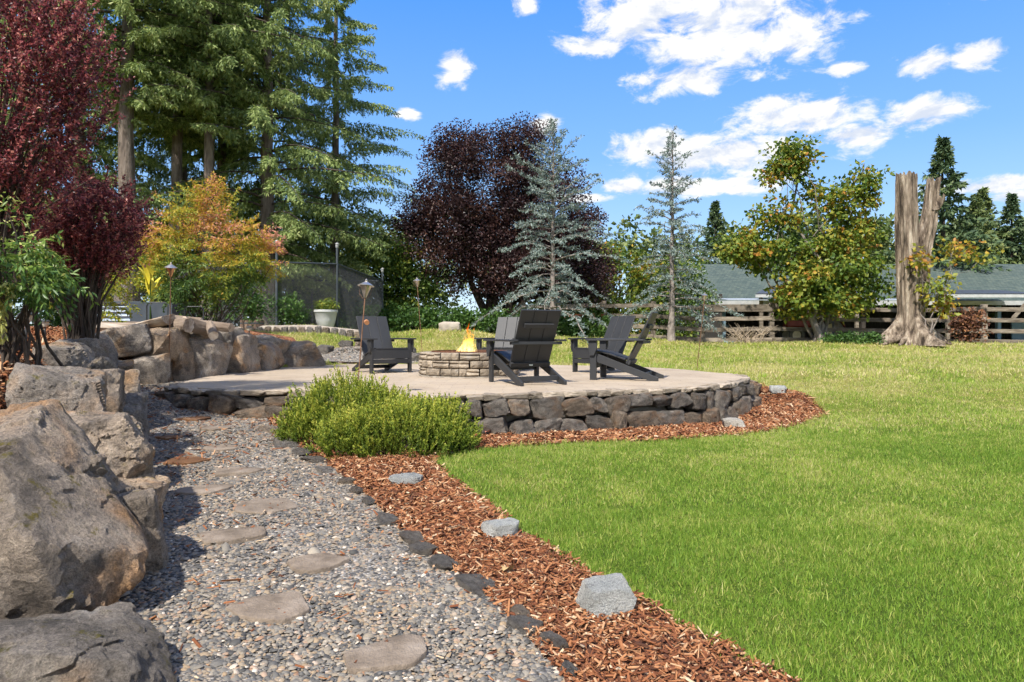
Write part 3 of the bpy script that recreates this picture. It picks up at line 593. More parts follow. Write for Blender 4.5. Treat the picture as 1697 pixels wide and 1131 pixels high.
# edging stones between gravel and bark
EST = [(-1.394,5.111,.15),(-.886,4.239,.10),(-.708,3.876,.15),(-.521,3.562,.15),(-.446,3.396,.14),(-.319,3.209,.15),(-.148,2.954,.19),(.034,2.641,.09),(.05,2.533,.12),(.138,2.415,.07),(.166,2.357,.06),(.186,2.18,.06),(-2.019,6.13,.33),(-1.773,5.836,.28),(-2.314,6.65,.29),(-1.601,5.513,.22),(-1.15,4.75,.12),(-1.02,4.5,.1)]
esh = [rock_mesh('edging_stone', (1, 1, 1), 400+i, M_EDGE, 4, 4, .03, 50, freq=3) for i in range(6)]
for i, (x, y, w) in enumerate(EST):
    h = .055 if w < .2 else .05; o = link('edging_stone', esh[i % 6], None, (x, y, gz(x, y)+.012), (rr.uniform(-.08, .08), rr.uniform(-.08, .08), 2.2+rr.uniform(-.3, .3))); o.scale = (w*1.15, w*.75, h)
    lab = 'flat grey slab edging the gravel beside the heather' if w > .2 else 'dark flat edging stone lying between gravel path and bark chips'
    tag(o, lab, 'stone', 'slabs edging the gravel by the heather' if w > .2 else 'small edging stones along the bark')
ACC = [(-.732,4.72,.23,.09,'flat blue-grey rock on the bark chips just before the heather'),(-.05,3.65,.20,.10,'greenish pale rock in the middle of the bark strip by the lawn edge'),(.37,2.68,.21,.155,'largest pale grey angular rock on the bark chips at the lawn edge'),
  (2.44,7.50,.26,.14,'whitish rock on the bark in front of the patio wall'),(3.80,9.75,.24,.13,'small pale rock on the bark where the patio wall runs into the lawn')]
for i, (x, y, w, h, lab) in enumerate(ACC):
    o = link('accent_rock', rock_mesh('accent_rock', (w, w*.72, h), 500+i, M_PALE, 4, 4, .03, 60), None, (x, y, gz(x, y)+h*.36), (0, 0, rr.uniform(-.4, .4))); tag(o, lab, 'rock', 'pale rocks set on the bark')
M_FIELD = simple_mat('fieldstone', [(.3, (.26,.22,.18)), (.6, (.42,.37,.31)), (.8, (.5,.46,.4))], 4, .9, .5, 25)
o = link('field_rock', rock_mesh('field_rock', (.62, .5, .36), 77, M_FIELD, 4, 9, .03, 7), None, (-1.78, 19.6, gz(-1.78, 19.6)+.06)); tag(o, 'rounded tan rock lying on the grass before the green undergrowth', 'rock')
BR = [(-4.05,14.75,.36),(-3.72,15.25,.34),(-3.35,15.32,.32),(-2.95,15.22,.40),(-2.62,15.1,.30),(-2.3,14.98,.42),(-2.05,14.75,.30)]
for i, (x, y, w) in enumerate(BR):
    o = link('border_rock', esh[i % 6], None, (x, y, gz(x, y)+.06), (rr.uniform(-.2, .2), rr.uniform(-.2, .2), rr.uniform(-.5, .5))); o.scale = (w, w*.7, w*.62); tag(o, 'dark rough rock edging the gravel bank behind the patio', 'rock', 'rocks edging the gravel bank')
# ---------------------------------------------------------------- fire pit, flame, chairs, torches
M_BLOCK = simple_mat('fire_pit_block', [(.3, (.13,.10,.072)), (.43, (.23,.19,.145)), (.56, (.31,.255,.19)), (.72, (.37,.33,.28))], 7, .9, .7, 55, .02, vary=.5)
M_RUST = simple_mat('rusty_steel', [(.3, (.06,.028,.018)), (.7, (.17,.07,.035))], 12, .7, .3, 60)
PIT = (-.64, 10.3); PR = .755
fp = thing('fire_pit', 'round fire pit of tan split-face concrete blocks on the patio', 'fire pit', (PIT[0], PIT[1], PATIO_Z))
NB = 16
def pit_block(seed, r, hh):
    """a wedge block whose face is cast as several smaller stones with grooves between"""
    rng = random.Random(seed); b = MB(); a0 = -math.pi/NB+.011; a1 = math.pi/NB-.011; D_ = .17
    def pt(a, rad, z): return (rad*math.cos(a), rad*math.sin(a), z)
    def piece(u0, u1, z0, z1, ro, ri):
        k = 4; vs = []
        for i in range(k+1):
            a = u0+(u1-u0)*i/k; j = [rng.uniform(-.006, .006) for _ in range(3)]; e = .010 if i in (0, k) else 0
            vs += [pt(a, ri, z0), pt(a, ro-.012-e, z0), pt(a, ro+j[0]-e, z0+.014), pt(a, ro+.006+j[1]-e, (z0+z1)/2), pt(a, ro+j[2]-e, z1-.014), pt(a, ro-.012-e, z1), pt(a, ri, z1)]
        n = 7; fs = [(i*n+q, (i+1)*n+q, (i+1)*n+(q+1) % n, i*n+(q+1) % n) for i in range(k) for q in range(n)]+[tuple(range(n)), tuple(range(k*n+n-1, k*n-1, -1))]; b.add(vs, fs)
    piece(a0, a1, .004, hh-.004, r-.022, r-D_)
    g = .008; sp = a0+(a1-a0)*rng.choice((.36, .5, .62)); cols = [(a0, sp-g), (sp+g, a1)]
    if rng.random() < .3: cols = [(a0, a1)]
    for u0, u1 in cols:
        if rng.random() < .55:
            zm = hh*rng.uniform(.45, .68); piece(u0, u1, .006, zm-.004, r, r-.06); piece(u0, u1, zm+.004, hh-.006, r+rng.uniform(-.006, .004), r-.06)
        else: piece(u0, u1, .006, hh-.006, r+rng.uniform(-.004, .006), r-.06)
    return b.mesh('block', M_BLOCK)
blk = [pit_block(i, PR, .112) for i in range(6)]
for c in range(3):
    for k in range(NB):
        link('block', rr.choice(blk), fp, (0, 0, .022+c*.112), (0, 0, (k+.5*(c % 2)+.15)*2*math.pi/NB+rr.uniform(-.008, .008)))
ft = MB(); ft.lathe([(PR-.18, .0), (PR+.005, 0), (PR+.005, .022), (PR-.18, .022)], 48, cap=False); ft.build('footing', M_MORTAR, fp)
rg_ = MB(); rg_.lathe([(PR-.185, .02), (PR-.185, .372), (PR-.205, .372), (PR-.205, .02)], 48, cap=False); rg_.build('steel_ring', M_RUST, fp, True)
M_ASH = simple_mat('fire_bed', [(.3, (.02,.015,.012)), (.7, (.12,.09,.07))], 14, .95, .8, 60)
ab = MB(); ab.lathe([(PR-.19, .20), (.3, .23), (.02, .25)], 32); ab.build('lava_bed', M_ASH, fp, True)
# flame: tongues of burning gas
def mat_flame():
    m = bpy.data.materials.new('flame'); m.use_nodes = True; t = NT(m.node_tree); o = t.n('ShaderNodeOutputMaterial')
    c = t.n('ShaderNodeTexCoord').outputs['Object']; z = t.n('ShaderNodeSeparateXYZ', ins={0: c}).outputs[2]; h = t.m('DIVIDE', z, .46, clamp=True)
    col = t.ramp(h, [(0, (1, .60, .20)), (.3, (1, .72, .28)), (.65, (1, .45, .06)), (1, (.9, .12, .005))])
    e = t.n('ShaderNodeEmission', ins={0: col, 1: 1.45}); tr = t.n('ShaderNodeBsdfTransparent')
    nz = t.noise(t.vm('MULTIPLY', c, (1, 1, .45)), 17, 5, .6, .9); lw = t.n('ShaderNodeLayerWeight', ins={'Blend': .35}).outputs['Facing']
    a = t.m('MULTIPLY', t.smooth(nz, .44, .60), t.m('SUBTRACT', 1.0, t.m('POWER', lw, 1.6)), clamp=True); a = t.m('MULTIPLY', a, .30)
    mx = t.n('ShaderNodeMixShader', ins={0: a, 1: tr.outputs[0], 2: e.outputs[0]}); t.t.links.new(mx.outputs[0], o.inputs[0]); return m
M_FLAME = mat_flame()
fl = thing('flame', 'orange and yellow flames rising from the round fire pit', 'flame', (PIT[0]-.02, PIT[1]-.05, PATIO_Z+.24))
for i in range(24):
    r_ = random.Random(70+i); a = r_.uniform(0, 6.28); d = r_.uniform(0, .2); x0, y0 = math.cos(a)*d, math.sin(a)*d*.7; H = (.38+r_.uniform(-.1, .12))*(1-.8*d)+(.22 if i == 0 else .12 if i < 3 else 0)
    if i == 0: x0, y0 = .02, 0
    b = MB(); pts = []; rad = []; ph = r_.uniform(0, 6)
    for k in range(11):
        f = k/10; pts.append((x0*(1-.4*f)+.035*math.sin(f*6+ph)*f, y0*(1-.4*f)+.03*math.cos(f*5+ph)*f, H*f)); rad.append((.008+.044*math.sin(math.pi*min(1, f*.85+.22))**1.3)*(1-f)**.55+.001)
    b.tube(pts, rad, 10); b.build('flame_tongue', M_FLAME, fl, True)
M_CHAIR = simple_mat('black_polymer_lumber', [(.3, (.019,.020,.022)), (.7, (.029,.030,.033))], 3, .55, .25, 90, .004, spec=.5, stretch=(1, 1, .2), vary=.1)
def chair():
    t = thing('adirondack_chair', '', 'chair')
    def prism(name, pts, x0, x1): return MB().prism(pts, x0, x1).build(name, M_CHAIR, t, bevel=.003)
    for s in (-1, 1):
        xa, xb = sorted((s*.275, s*.310)); prism('side_rail', [(-.36,.375), (-.36,.255), (.40,.0), (.505,.0), (.505,.045)], xa, xb)
        xa, xb = sorted((s*.311, s*.347)); prism('front_leg', [(-.405,.0), (-.315,.0), (-.315,.53), (-.405,.53)], xa, xb)
        xa, xb = sorted((s*.348, s*.376)); prism('arm_bracket', [(-.40,.33), (-.345,.33), (-.30,.43), (-.30,.53), (-.42,.53), (-.42,.40)], xa, xb)
        xa, xb = sorted((s*.265, s*.405)); prism('arm', [(-.455,.531), (.33,.531), (.33,.555), (-.455,.555)], xa, xb)
    MB().box((0, -.383, .305), (.62, .034, .155)).build('front_apron', M_CHAIR, t, bevel=.003)
    MB().box((0, -.383, .185), (.62, .034, .07)).build('front_apron', M_CHAIR, t, bevel=.003)
    prof = [(-.41, .392), (-.29, .385), (-.17, .357), (-.05, .318), (.07, .278)]
    for (ya, za), (yb, zb) in zip(prof[:-1], prof[1:]): MB().bar((0, ya+.003, za), (0, yb-.003, zb), .545, .022).build('seat_slat', M_CHAIR, t, bevel=.003)
    y0, z0, y1, z1 = .075, .225, .425, .915
    for s in (-1, 0, 1): MB().bar((s*.183, y0, z0), (s*.183, y1, z1), .177, .024, up=(0, 1, 0)).build('back_slat', M_CHAIR, t, bevel=.003)
    def bp(f, off): return (0, y0+(y1-y0)*f+off*.89, z0+(z1-z0)*f-off*.45)
    for f, w, hh in ((.74, .40, .055), (.04, .55, .06)): MB().box(bp(f, .030), (w, .032, hh), Matrix.Rotation(R(-27), 3, 'X')).build('back_batten', M_CHAIR, t, bevel=.003)
    MB().box((0, .285, .510), (.70, .06, .036)).build('arm_crossbar', M_CHAIR, t, bevel=.003)
    MB().box((0, .335, .075), (.548, .03, .06)).build('stretcher', M_CHAIR, t, bevel=.003)
    return t
proto = chair()
M_BADGE = simple_mat('badge_metal', [(.3, (.5,.5,.5)), (.7, (.7,.7,.7))], 3, .3, 0, metal=.8)
def put_chair(o, front, facing, label):
    f = Vector(facing).normalized(); a = math.atan2(f.x, -f.y)      # the chair faces local -y
    o.location = (front[0]-f.x*.36, front[1]-f.y*.36, PATIO_Z+.001); o.rotation_euler.z = a; tag(o, label, 'chair', 'black chairs around the fire pit')
put_chair(proto, (-1.93, 10.88), (.57, -.82), 'black slatted lawn chair standing apart between the snuffer torch and the tall slim torch')
c2 = copy_tree(proto); put_chair(c2, (.03, 9.02), (-.42, .91), 'black slatted lawn chair seen from behind, its back to the stone wall')
for k in copy_tree(MB().box((0, .108, .232), (.05, .004, .018)).build('badge', M_BADGE, None), None),: bpy.data.objects.remove(k)
bd = [o for o in SC.objects if o.name.startswith('badge')][0]; bd.parent = c2; bd.location = (0, .030, .0)
c3 = copy_tree(proto); put_chair(c3, (1.21, 9.56), (-.94, .33), 'black slatted lawn chair seen side-on, with a second chair just behind it')
c4 = copy_tree(proto); put_chair(c4, (1.23, 10.90), (-.8, -.6), 'black slatted lawn chair standing behind the side-on chair, facing the fire pit')
c5 = copy_tree(proto); put_chair(c5, (-.22, 11.30), (-.3, -.95), 'black slatted lawn chair beyond the fire pit, half hidden by another chair')
# torches
M_POLE = simple_mat('rusty_pole', [(.3, (.13,.065,.035)), (.7, (.24,.13,.075))], 10, .6, .2, 60, metal=.3)
M_CHROME = simple_mat('brushed_steel', [(.3, (.42,.36,.30)), (.7, (.66,.60,.52))], 5, .32, .05, 40, metal=.85)
M_COPPER = simple_mat('copper', [(.3, (.40,.20,.10)), (.7, (.58,.33,.18))], 5, .38, .05, 40, metal=.85)
M_CORK = simple_mat('snuffer_copper', [(.3, (.42,.18,.08)), (.7, (.5,.24,.11))], 5, .5, .1, 40)
def torch(base, top, s, body, label, snuff=None):
    b = Vector(base); v = Vector(top)-b; L = v.length; t = thing('garden_torch', label, 'torch', base, 0, 'metal garden torches'); t.rotation_euler = v.to_track_quat('Z', 'Y').to_euler()
    H = .19*s; MB().lathe([(.006, -.1), (.006, L-H)], 8).build('pole', M_POLE, t, True); z = L-H
    MB().lathe([(.012*s, 0), (.020*s, .02*s), (.026*s, .04*s), (.060*s, .125*s), (.056*s, .125*s), (.02*s, .045*s)], 16, (0, 0, z)).build('oil_cup', body, t, True)
    MB().lathe([(.082*s, .118*s), (.083*s, .124*s), (.040*s, .150*s), (.022*s, .160*s), (.012*s, .168*s), (.014*s, .180*s), (.002, .194*s)], 18, (0, 0, z)).build('lid', M_CHROME, t, True)
    w = MB()
    for k in range(3):
        a = k*2.094+.4; w.tube([(.020*s*math.cos(a), .020*s*math.sin(a), z-.01), (.062*s*math.cos(a), .062*s*math.sin(a), z+.04*s), (.070*s*math.cos(a), .070*s*math.sin(a), z+.118*s)], .0025*s, 5)
    w.build('cage', M_POLE, t)
    if snuff: MB().lathe([(.001, -.02), (.024, -.02), (.026, .022), (.001, .024)], 12).build('snuffer', M_CORK, t, True, 0, (-.045, -.01, snuff), (R(75), 0, R(60)))
torch((-1.56, 6.72, gz(-1.56, 6.72)), (-1.46, 6.85, 1.645), 1.0, M_CHROME, 'metal garden torch with a small copper snuffer, rising from behind the heather', 1.13)
torch((-1.83, 14.05, PATIO_Z), (-1.955, 14.0, 2.25), 1.05, M_CHROME, 'tall slim torch at the back edge of the patio, beside the fire pit')
torch((3.18, 11.75, PATIO_Z-.02), (3.31, 11.7, 1.80), .72, M_CHROME, 'short leaning torch on the patio rim behind the side-on chair')
torch((-4.75, 9.45, gz(-4.75, 9.45)), (-4.62, 9.25, 2.06), 1.0, M_COPPER, 'copper garden torch standing against the boulder wall by the stacked firewood')
# ---------------------------------------------------------------- wooden fence, barn, tractor
M_WOOD = simple_mat('weathered_fence_wood', [(.3, (.075,.058,.044)), (.5, (.17,.14,.108)), (.7, (.29,.25,.20))], 5, .9, .7, 30, .02, stretch=(.4, 1, 2), vary=.5)
M_REDWOOD = simple_mat('rust_red_board', [(.3, (.20,.065,.03)), (.7, (.33,.12,.05))], 5, .9, .5, 30, .02, stretch=(.4, 1, 2))
FP = [(.4,24.2),(1.6,23.9),(3.15,23.5),(4.75,23.0),(6.3,22.6),(8.47,22.3),(10.85,22.9),(13.2,23.1),(15.35,22.2),(17.8,22.0),(20.2,21.8)]
fn = thing('wooden_fence', 'weathered grey post and rail fence along the back of the lawn', 'fence', (8.47, 22.3, gz(8.47, 22.3))); fo = fn.location
for i, (x, y) in enumerate(FP):
    z = gz(x, y); MB().box((x-fo.x, y-fo.y, z+.62-fo.z), (.15, .15, 1.36), Matrix.Rotation(rr.uniform(-.03, .03), 3, 'Y')).build('post', M_WOOD, fn, bevel=.008)
for i in range(len(FP)-1):
    (x0, y0), (x1, y1) = FP[i], FP[i+1]; z0, z1 = gz(x0, y0), gz(x1, y1)
    for j, h in enumerate((.10, .44, .79, 1.14)):
        hh = .24 if (j == 3 and 4 <= i <= 5) else .135; e = rr.uniform(-.02, .02)
        MB().bar((x0-fo.x, y0-.095-fo.y, z0+h+e-fo.z), (x1-fo.x-.01, y1-.095-fo.y, z1+h-e-fo.z), .035, hh).build('rail', M_REDWOOD if (i == 1 and j == 2) else M_WOOD, fn, bevel=.004)
def mat_shingle():
    m, t, p, o = new_mat('green_shingles'); c = t.n('ShaderNodeTexCoord').outputs['Object']
    b = t.n('ShaderNodeTexBrick', ins={'Vector': t.vm('MULTIPLY', c, (1, .9, 0)), 'Color1': (.042,.066,.060,1), 'Color2': (.078,.102,.086,1), 'Mortar': (.02,.03,.028,1), 'Scale': 2.6, 'Mortar Size': .02, 'Row Height': .45})
    col = t.mix(.7, b.outputs[0], t.ramp(t.noise(c, 1.2, 6, .7), [(.3, (.75,.8,.8)), (.7, (1.25,1.2,1.1))]), 'MULTIPLY'); t.put(p.inputs['Base Color'], col); p.inputs['Roughness'].default_value = .9; bump(t, p, b.outputs['Fac'], .5, .02); return m
M_SHING = mat_shingle()
M_FASCIA = simple_mat('grey_white_fascia', [(.3, (.30,.31,.31)), (.7, (.42,.43,.43))], 4, .7, .1, 30)
M_DARKW = simple_mat('dark_barn_boards', [(.3, (.025,.021,.018)), (.7, (.06,.05,.042))], 6, .9, .4, 30, stretch=(2, 1, .3))
M_BLUE = simple_mat('light_blue_paint', [(.3, (.11,.18,.25)), (.7, (.17,.25,.32))], 5, .7, .1, 30)
M_TAR = simple_mat('dark_metal_roof', [(.3, (.035,.04,.048)), (.7, (.06,.068,.08))], 5, .55, .2, 20)
M_TINW = simple_mat('pale_tin', [(.3, (.30,.34,.37)), (.7, (.45,.48,.5))], 5, .5, .2, 20, metal=.3)
M_GLASS = simple_mat('dark_window_glass', [(.3, (.015,.018,.02)), (.7, (.03,.034,.038))], 3, .12, 0)
bz = gz(15, 33)-.1
bn = thing('barn', 'long low barn with green shingle roof and open dark front behind the fence', 'barn', (17, 33, bz))
X0, X1, EY, RY, EZ, RZ = -8.3, 24, -1.2, 5.2, 2.62-bz, 4.98-bz
roof = MB(); roof.add([(X0+.9, EY, EZ), (X1, EY, EZ), (X1, RY, RZ), (X0, RY, RZ), (X1, RY*2-EY, EZ), (X0+.9, RY*2-EY, EZ), (X0+.9, EY, EZ-.14), (X1, EY, EZ-.14), (X1, RY, RZ-.16), (X0, RY, RZ-.16), (X1, RY*2-EY, EZ-.14), (X0+.9, RY*2-EY, EZ-.14)],
   [(0, 1, 2, 3), (3, 2, 4, 5), (6, 9, 8, 7), (9, 11, 10, 8), (0, 3, 9, 6), (3, 5, 11, 9), (1, 7, 8, 2), (2, 8, 10, 4), (0, 6, 7, 1), (5, 4, 10, 11)]); roof.build('roof', M_SHING, bn)
MB().box(((X0+.9+X1)/2, EY-.03, EZ-.10), (X1-X0-.9, .05, .20)).build('fascia', M_FASCIA, bn)
wl = MB(); wl.box((8, 4.5, 1.2), (31, .15, 2.9)); wl.build('back_wall', M_DARKW, bn)
MB().box((X0+1.1, 2, 1.1), (.12, 6, 2.6)).build('side_wall', M_DARKW, bn)
for px in (-7.0,-3.6,-.4,2.8,6.0,9.2,12.4,15.6): MB().box((px, -.7, (EZ-.2)/2), (.18, .18, EZ-.2)).build('barn_post', M_BLUE if px in (-7.0, 6.0) else M_DARKW, bn, bevel=.01)
for px, w in ((8.6, 2.4), (12.0, 2.8)):
    MB().box((px, .35, .62), (w, .08, 1.3)).build('blue_panel', M_BLUE, bn)
# lean-to roofs in front of the eave
for (a, b_, k) in ((-6.3, -1.6, 0), (1.9, 6.0, 1)):
    t = MB(); t.add([(a, -3.1, 2.86-bz), (b_, -3.1, 2.86-bz), (b_-.35, -1.25, 3.12-bz), (a+.9, -1.25, 3.12-bz), (a, -3.1, 2.80-bz), (b_, -3.1, 2.80-bz), (b_-.35, -1.25, 3.06-bz), (a+.9, -1.25, 3.06-bz)], [(0, 1, 2, 3), (7, 6, 5, 4), (0, 4, 5, 1), (1, 5, 6, 2), (2, 6, 7, 3), (3, 7, 4, 0)]); r = t.build('lean_to_roof', M_TAR, bn)
    MB().box(((a+b_)/2, -3.13, 2.74-bz), (b_-a+.1, .05, .13)).build('gutter', M_FASCIA, r)
    if k == 0: MB().bar(((a+b_)/2+.2, -3.3, 2.55-bz), ((a+b_)/2+.2, -2.0, 2.68-bz), b_-a+3, .03).build('tin_awning', M_TINW, r)
    for xx in (a+.25, b_-.25): MB().box((xx, -3.0, (2.68-bz)/2), (.14, .14, 2.68-bz)).build('lean_to_post', M_WOOD, r, bevel=.01)
    MB().bar((b_-.2, -3.0, 2.66-bz), (b_-1.0, -3.0, 1.75-bz), .07, .14).build('brace', M_WOOD, r)
for xx in (9.0, 11.3):
    f = MB().box((xx, -.55, .95), (1.0, .05, .7)).build('window', M_FASCIA, bn); MB().box((xx, -.585, .95), (.84, .02, .54)).build('pane', M_GLASS, f)
# tractor parked under the barn eave
M_TRED = simple_mat('faded_red_paint', [(.3, (.12,.016,.012)), (.7, (.2,.03,.02))], 4, .5, .1, 30); M_TYRE = simple_mat('dusty_tyre', [(.3, (.04,.038,.035)), (.7, (.10,.09,.075))], 8, .9, .5, 30); M_RIM = simple_mat('cream_rim', [(.3, (.34,.29,.20)), (.7, (.48,.42,.31))], 5, .7, .1, 30)
tr = thing('tractor', 'old red tractor with cream wheel rims parked behind the fence', 'tractor', (14.6, 32.4, gz(14.6, 32.4)))
MB().box((-1.05, 0, .95), (1.25, .5, .42)).build('hood', M_TRED, tr, bevel=.06); MB().box((-.25, 0, .72), (1.9, .34, .34)).build('chassis', M_TRED, tr, bevel=.03)
for s in (-1, 1):
    pts = [(.25+.62*math.cos(a), s*.62, .56+.62*math.sin(a)) for a in np.linspace(.3, 2.9, 12)]; f = MB()
    for p, q in zip(pts[:-1], pts[1:]): f.bar(p, q, .32, .03, up=(0, 0, 1) if abs(q[0]-p[0]) > .05 else (1, 0, 0))
    f.build('fender', M_TRED, tr)
    for x, r_, w in ((.25, .56, .28), (-1.35, .36, .16)):
        wh = MB().lathe([(r_*.62, -w/2), (r_*.9, -w/2), (r_, -w*.3), (r_, w*.3), (r_*.9, w/2), (r_*.62, w/2)], 24, cap=False).build('tyre', M_TYRE, tr, True, 0, (x, s*.62, r_), (R(90), 0, 0))
        MB().lathe([(r_*.64, -w*.3), (r_*.6, -w*.1), (r_*.2, -w*.18), (.02, -w*.2)], 24).build('rim', M_RIM, wh, True)
MB().box((.35, 0, 1.05), (.42, .44, .08)).build('seat', M_TYRE, tr, bevel=.02); MB().box((.56, 0, 1.25), (.07, .42, .36)).build('seat_back', M_TYRE, tr, bevel=.02)
MB().lathe([(.17, -.012), (.19, 0), (.17, .012), (.155, 0), (.17, -.012)], 18, cap=False).build('steering_wheel', M_TYRE, tr, True, 0, (-.2, 0, 1.3), (0, R(35), 0)); MB().bar((-.2, 0, 1.3), (-.4, 0, 1.0), .04, .04).build('steering_column', M_TYRE, tr)
# ---------------------------------------------------------------- wire run at the back left
M_STEEL = simple_mat('grey_galvanised_steel', [(.3, (.05,.062,.072)), (.7, (.09,.105,.115))], 6, .5, .1, 30, metal=.4)
M_WIRE = simple_mat('dark_wire', [(.3, (.06,.063,.066)), (.7, (.09,.094,.098))], 6, .5, 0, metal=.3, vary=0)
wr = thing('wire_run', 'chain-link run of grey steel posts and wire mesh behind the stone kerb', 'fence', (-6, 17.6, gz(-6, 17.6))); wo = wr.location
def run(pts, h0, h1, post_r=.03, tops=()):
    for i, (x, y) in enumerate(pts):
        z = gz(x, y); e = tops[i] if i < len(tops) else 0; MB().tube([(x-wo.x, y-wo.y, z-.1-wo.z), (x-wo.x, y-wo.y, z+h1+.04+e-wo.z)], post_r, 8).build('post', M_STEEL, wr, True)
        if e:
            b = MB(); b.lathe([(.03, 0), (.045, .02), (.045, .10), (.06, .11), (.005, .15)], 10, (x-wo.x, y-wo.y, z+h1+.04+e-wo.z)); b.build('post_light', M_FASCIA, wr, True)
    for (x0, y0), (x1, y1) in zip(pts[:-1], pts[1:]):
        z0, z1 = gz(x0, y0)-wo.z, gz(x1, y1)-wo.z; a = np.array([x0-wo.x, y0-wo.y, 0.0]); b_ = np.array([x1-wo.x, y1-wo.y, 0.0]); L = np.linalg.norm(b_-a)
        MB().tube([(a[0], a[1], z0+h1), (b_[0], b_[1], z1+h1)], .022, 8).build('top_rail', M_STEEL, wr, True)
        mb = MB(); H = h1-h0; p = .075
        for s in (-1, 1):
            for k in range(int(-H/p)-1, int((L+H)/p)+2):
                u0, u1 = k*p, k*p+s*H; t0, t1 = 0., 1.
                lo, hi = min(u0, u1), max(u0, u1)
                if hi <= 0 or lo >= L: continue
                f = lambda u: (u-u0)/(u1-u0)
                c0, c1 = sorted((f(max(0, lo)), f(min(L, hi)))); q = []
                for tt in (c0, c1):
                    u = u0+(u1-u0)*tt; w = a+(b_-a)*u/L; q.append((w[0], w[1]+.004*s, z0+(z1-z0)*u/L+h0+H*tt))
                mb.tube(q, .005, 3, cap=False)
        o = mb.build('wire_mesh', M_WIRE, wr); o['kind'] = 'stuff'
run([(-10.05,16.9),(-8.0,17.0),(-6.0,17.4),(-4.83,18.85),(-4.25,22.4)], .02, 1.80, .032, (0, 0, .38, .40, .25))
run([(-4.25,22.4),(-6.6,22.5),(-8.6,22.4)], .02, 1.80, .028)
# scalloped stone kerb before the run
M_KERB = simple_mat('kerb_concrete', [(.3, (.23,.19,.155)), (.7, (.42,.37,.31))], 6, .9, .6, 40, vary=.4)
kb = thing('stone_kerb', 'low kerb of dark scalloped stones in front of the wire run', 'kerb', (-5.2, 16.75, gz(-5.2, 16.75))); ko = kb.location
KP = [(-7.3,16.62),(-6.2,16.75),(-5.0,16.9),(-3.85,17.1)]
MB().tube([(x-ko.x, y+.12-ko.y, gz(x, y)+.10-ko.z) for x, y in KP], .13, 8).build('kerb_core', M_KERB, kb, True)
ksh = [rock_mesh('kerb_stone', (1, 1, 1), 700+i, M_EDGE, 3, 6, .03, 24) for i in range(4)]
for k in range(19):
    u = k/18*3; j = min(2, int(u)); x = KP[j][0]+(KP[j+1][0]-KP[j][0])*(u-j); y = KP[j][1]+(KP[j+1][1]-KP[j][1])*(u-j)
    o = link('kerb_stone', ksh[k % 4], kb, (x-ko.x, y-ko.y, gz(x, y)+.07-ko.z), (0, 0, rr.uniform(-.3, .3))); o.scale = (.18, .14, rr.uniform(.20, .26))
# planters
M_CORR = simple_mat('corrugated_zinc', [(.3, (.20,.25,.31)), (.7, (.32,.37,.43))], 3, .5, .1, 20, metal=.2); M_SOIL = simple_mat('soil', [(.3, (.03,.022,.016)), (.7, (.08,.06,.045))], 12, .95, .5, 30)
M_SLATE = simple_mat('blue_grey_metal', [(.3, (.05,.066,.083)), (.7, (.08,.10,.12))], 4, .7, .1, 20)
pz = gz(-9.0, 15.6); cp = thing('corrugated_planter', 'long raised planter with corrugated zinc sides by the wire run', 'planter', (-9.0, 15.6, pz)); b = MB(); vs = []
PXL, PYL, PH = 1.5, .9, .60
for i in range(49):
    z = PH*i/48; o_ = .022*math.sin(i*math.pi/4)
    vs += [(-PXL/2-o_, -PYL/2-o_, z), (PXL/2+o_, -PYL/2-o_, z), (PXL/2+o_, PYL/2+o_, z), (-PXL/2-o_, PYL/2+o_, z)]
b.add(vs, [(i*4+k, i*4+(k+1) % 4, i*4+4+(k+1) % 4, i*4+4+k) for i in range(48) for k in range(4)]); b.build('corrugated_side', M_CORR, cp, True)
MB().box((0, 0, PH-.05), (PXL-.06, PYL-.06, .06)).build('soil', M_SOIL, cp)
for sx in (-1, 1):
    for sy in (-1, 1): MB().box((sx*PXL/2, sy*PYL/2, PH/2+.01), (.09, .09, PH+.04)).build('corner_post', M_SLATE, cp, bevel=.006)
MB().bar((-PXL/2-.05, -PYL/2-.03, PH+.03), (PXL/2+.05, -PYL/2-.03, PH+.03), .07, .04).build('top_trim', M_SLATE, cp)
sb = thing('metal_planter', 'blue-grey square metal planter box beside the corrugated planter', 'planter', (-7.9, 15.3, gz(-7.9, 15.3))); MB().add([(-.42,-.35,0),(.42,-.35,0),(.42,.35,0),(-.42,.35,0),(-.5,-.42,.62),(.5,-.42,.62),(.5,.42,.62),(-.5,.42,.62)], [(0,1,2,3),(0,4,5,1),(1,5,6,2),(2,6,7,3),(3,7,4,0)]).build('box_body', M_SLATE, sb); MB().box((0, 0, .57), (.94, .78, .02)).build('soil', M_SOIL, sb)
M_WPOT = simple_mat('white_glazed_pot', [(.3, (.46,.48,.48)), (.7, (.60,.61,.60))], 4, .5, .1, 30)
LEAF_POT = leaf_mat("pot_plant_leaves", [(0, (.07,.12,.02)), (.6, (.20,.27,.04)), (1, (.38,.35,.06))], .4, .5)
pt = thing('flower_pot', 'white round pot with trailing green plant inside the wire run', 'pot', (-5.02, 18.4, gz(-5.02, 18.4)))
MB().lathe([(.18, 0), (.20, .02), (.26, .25), (.295, .44), (.315, .46), (.315, .52), (.28, .52), (.27, .45)], 28).build('pot_body', M_WPOT, pt, True)
rp = np.random.default_rng(44); C = clusters([(0, 0, .60, .30, .26, .16, 30)], rp, .3); P, D, _ = leaf_cloud(C, 26, .15, rp, droop=.3); leaves('foliage', P, D, .07, .05, LEAF_POT, rp, pt)
M_SLAT = simple_mat('brown_tub_slat', [(.3, (.10,.065,.045)), (.7, (.22,.15,.11))], 6, .8, .4, 30)
tb = thing('slatted_tub', 'low brown slatted wooden tub in front of the wire run', 'planter', (-6.45, 16.95, gz(-6.45, 16.95)+.02))
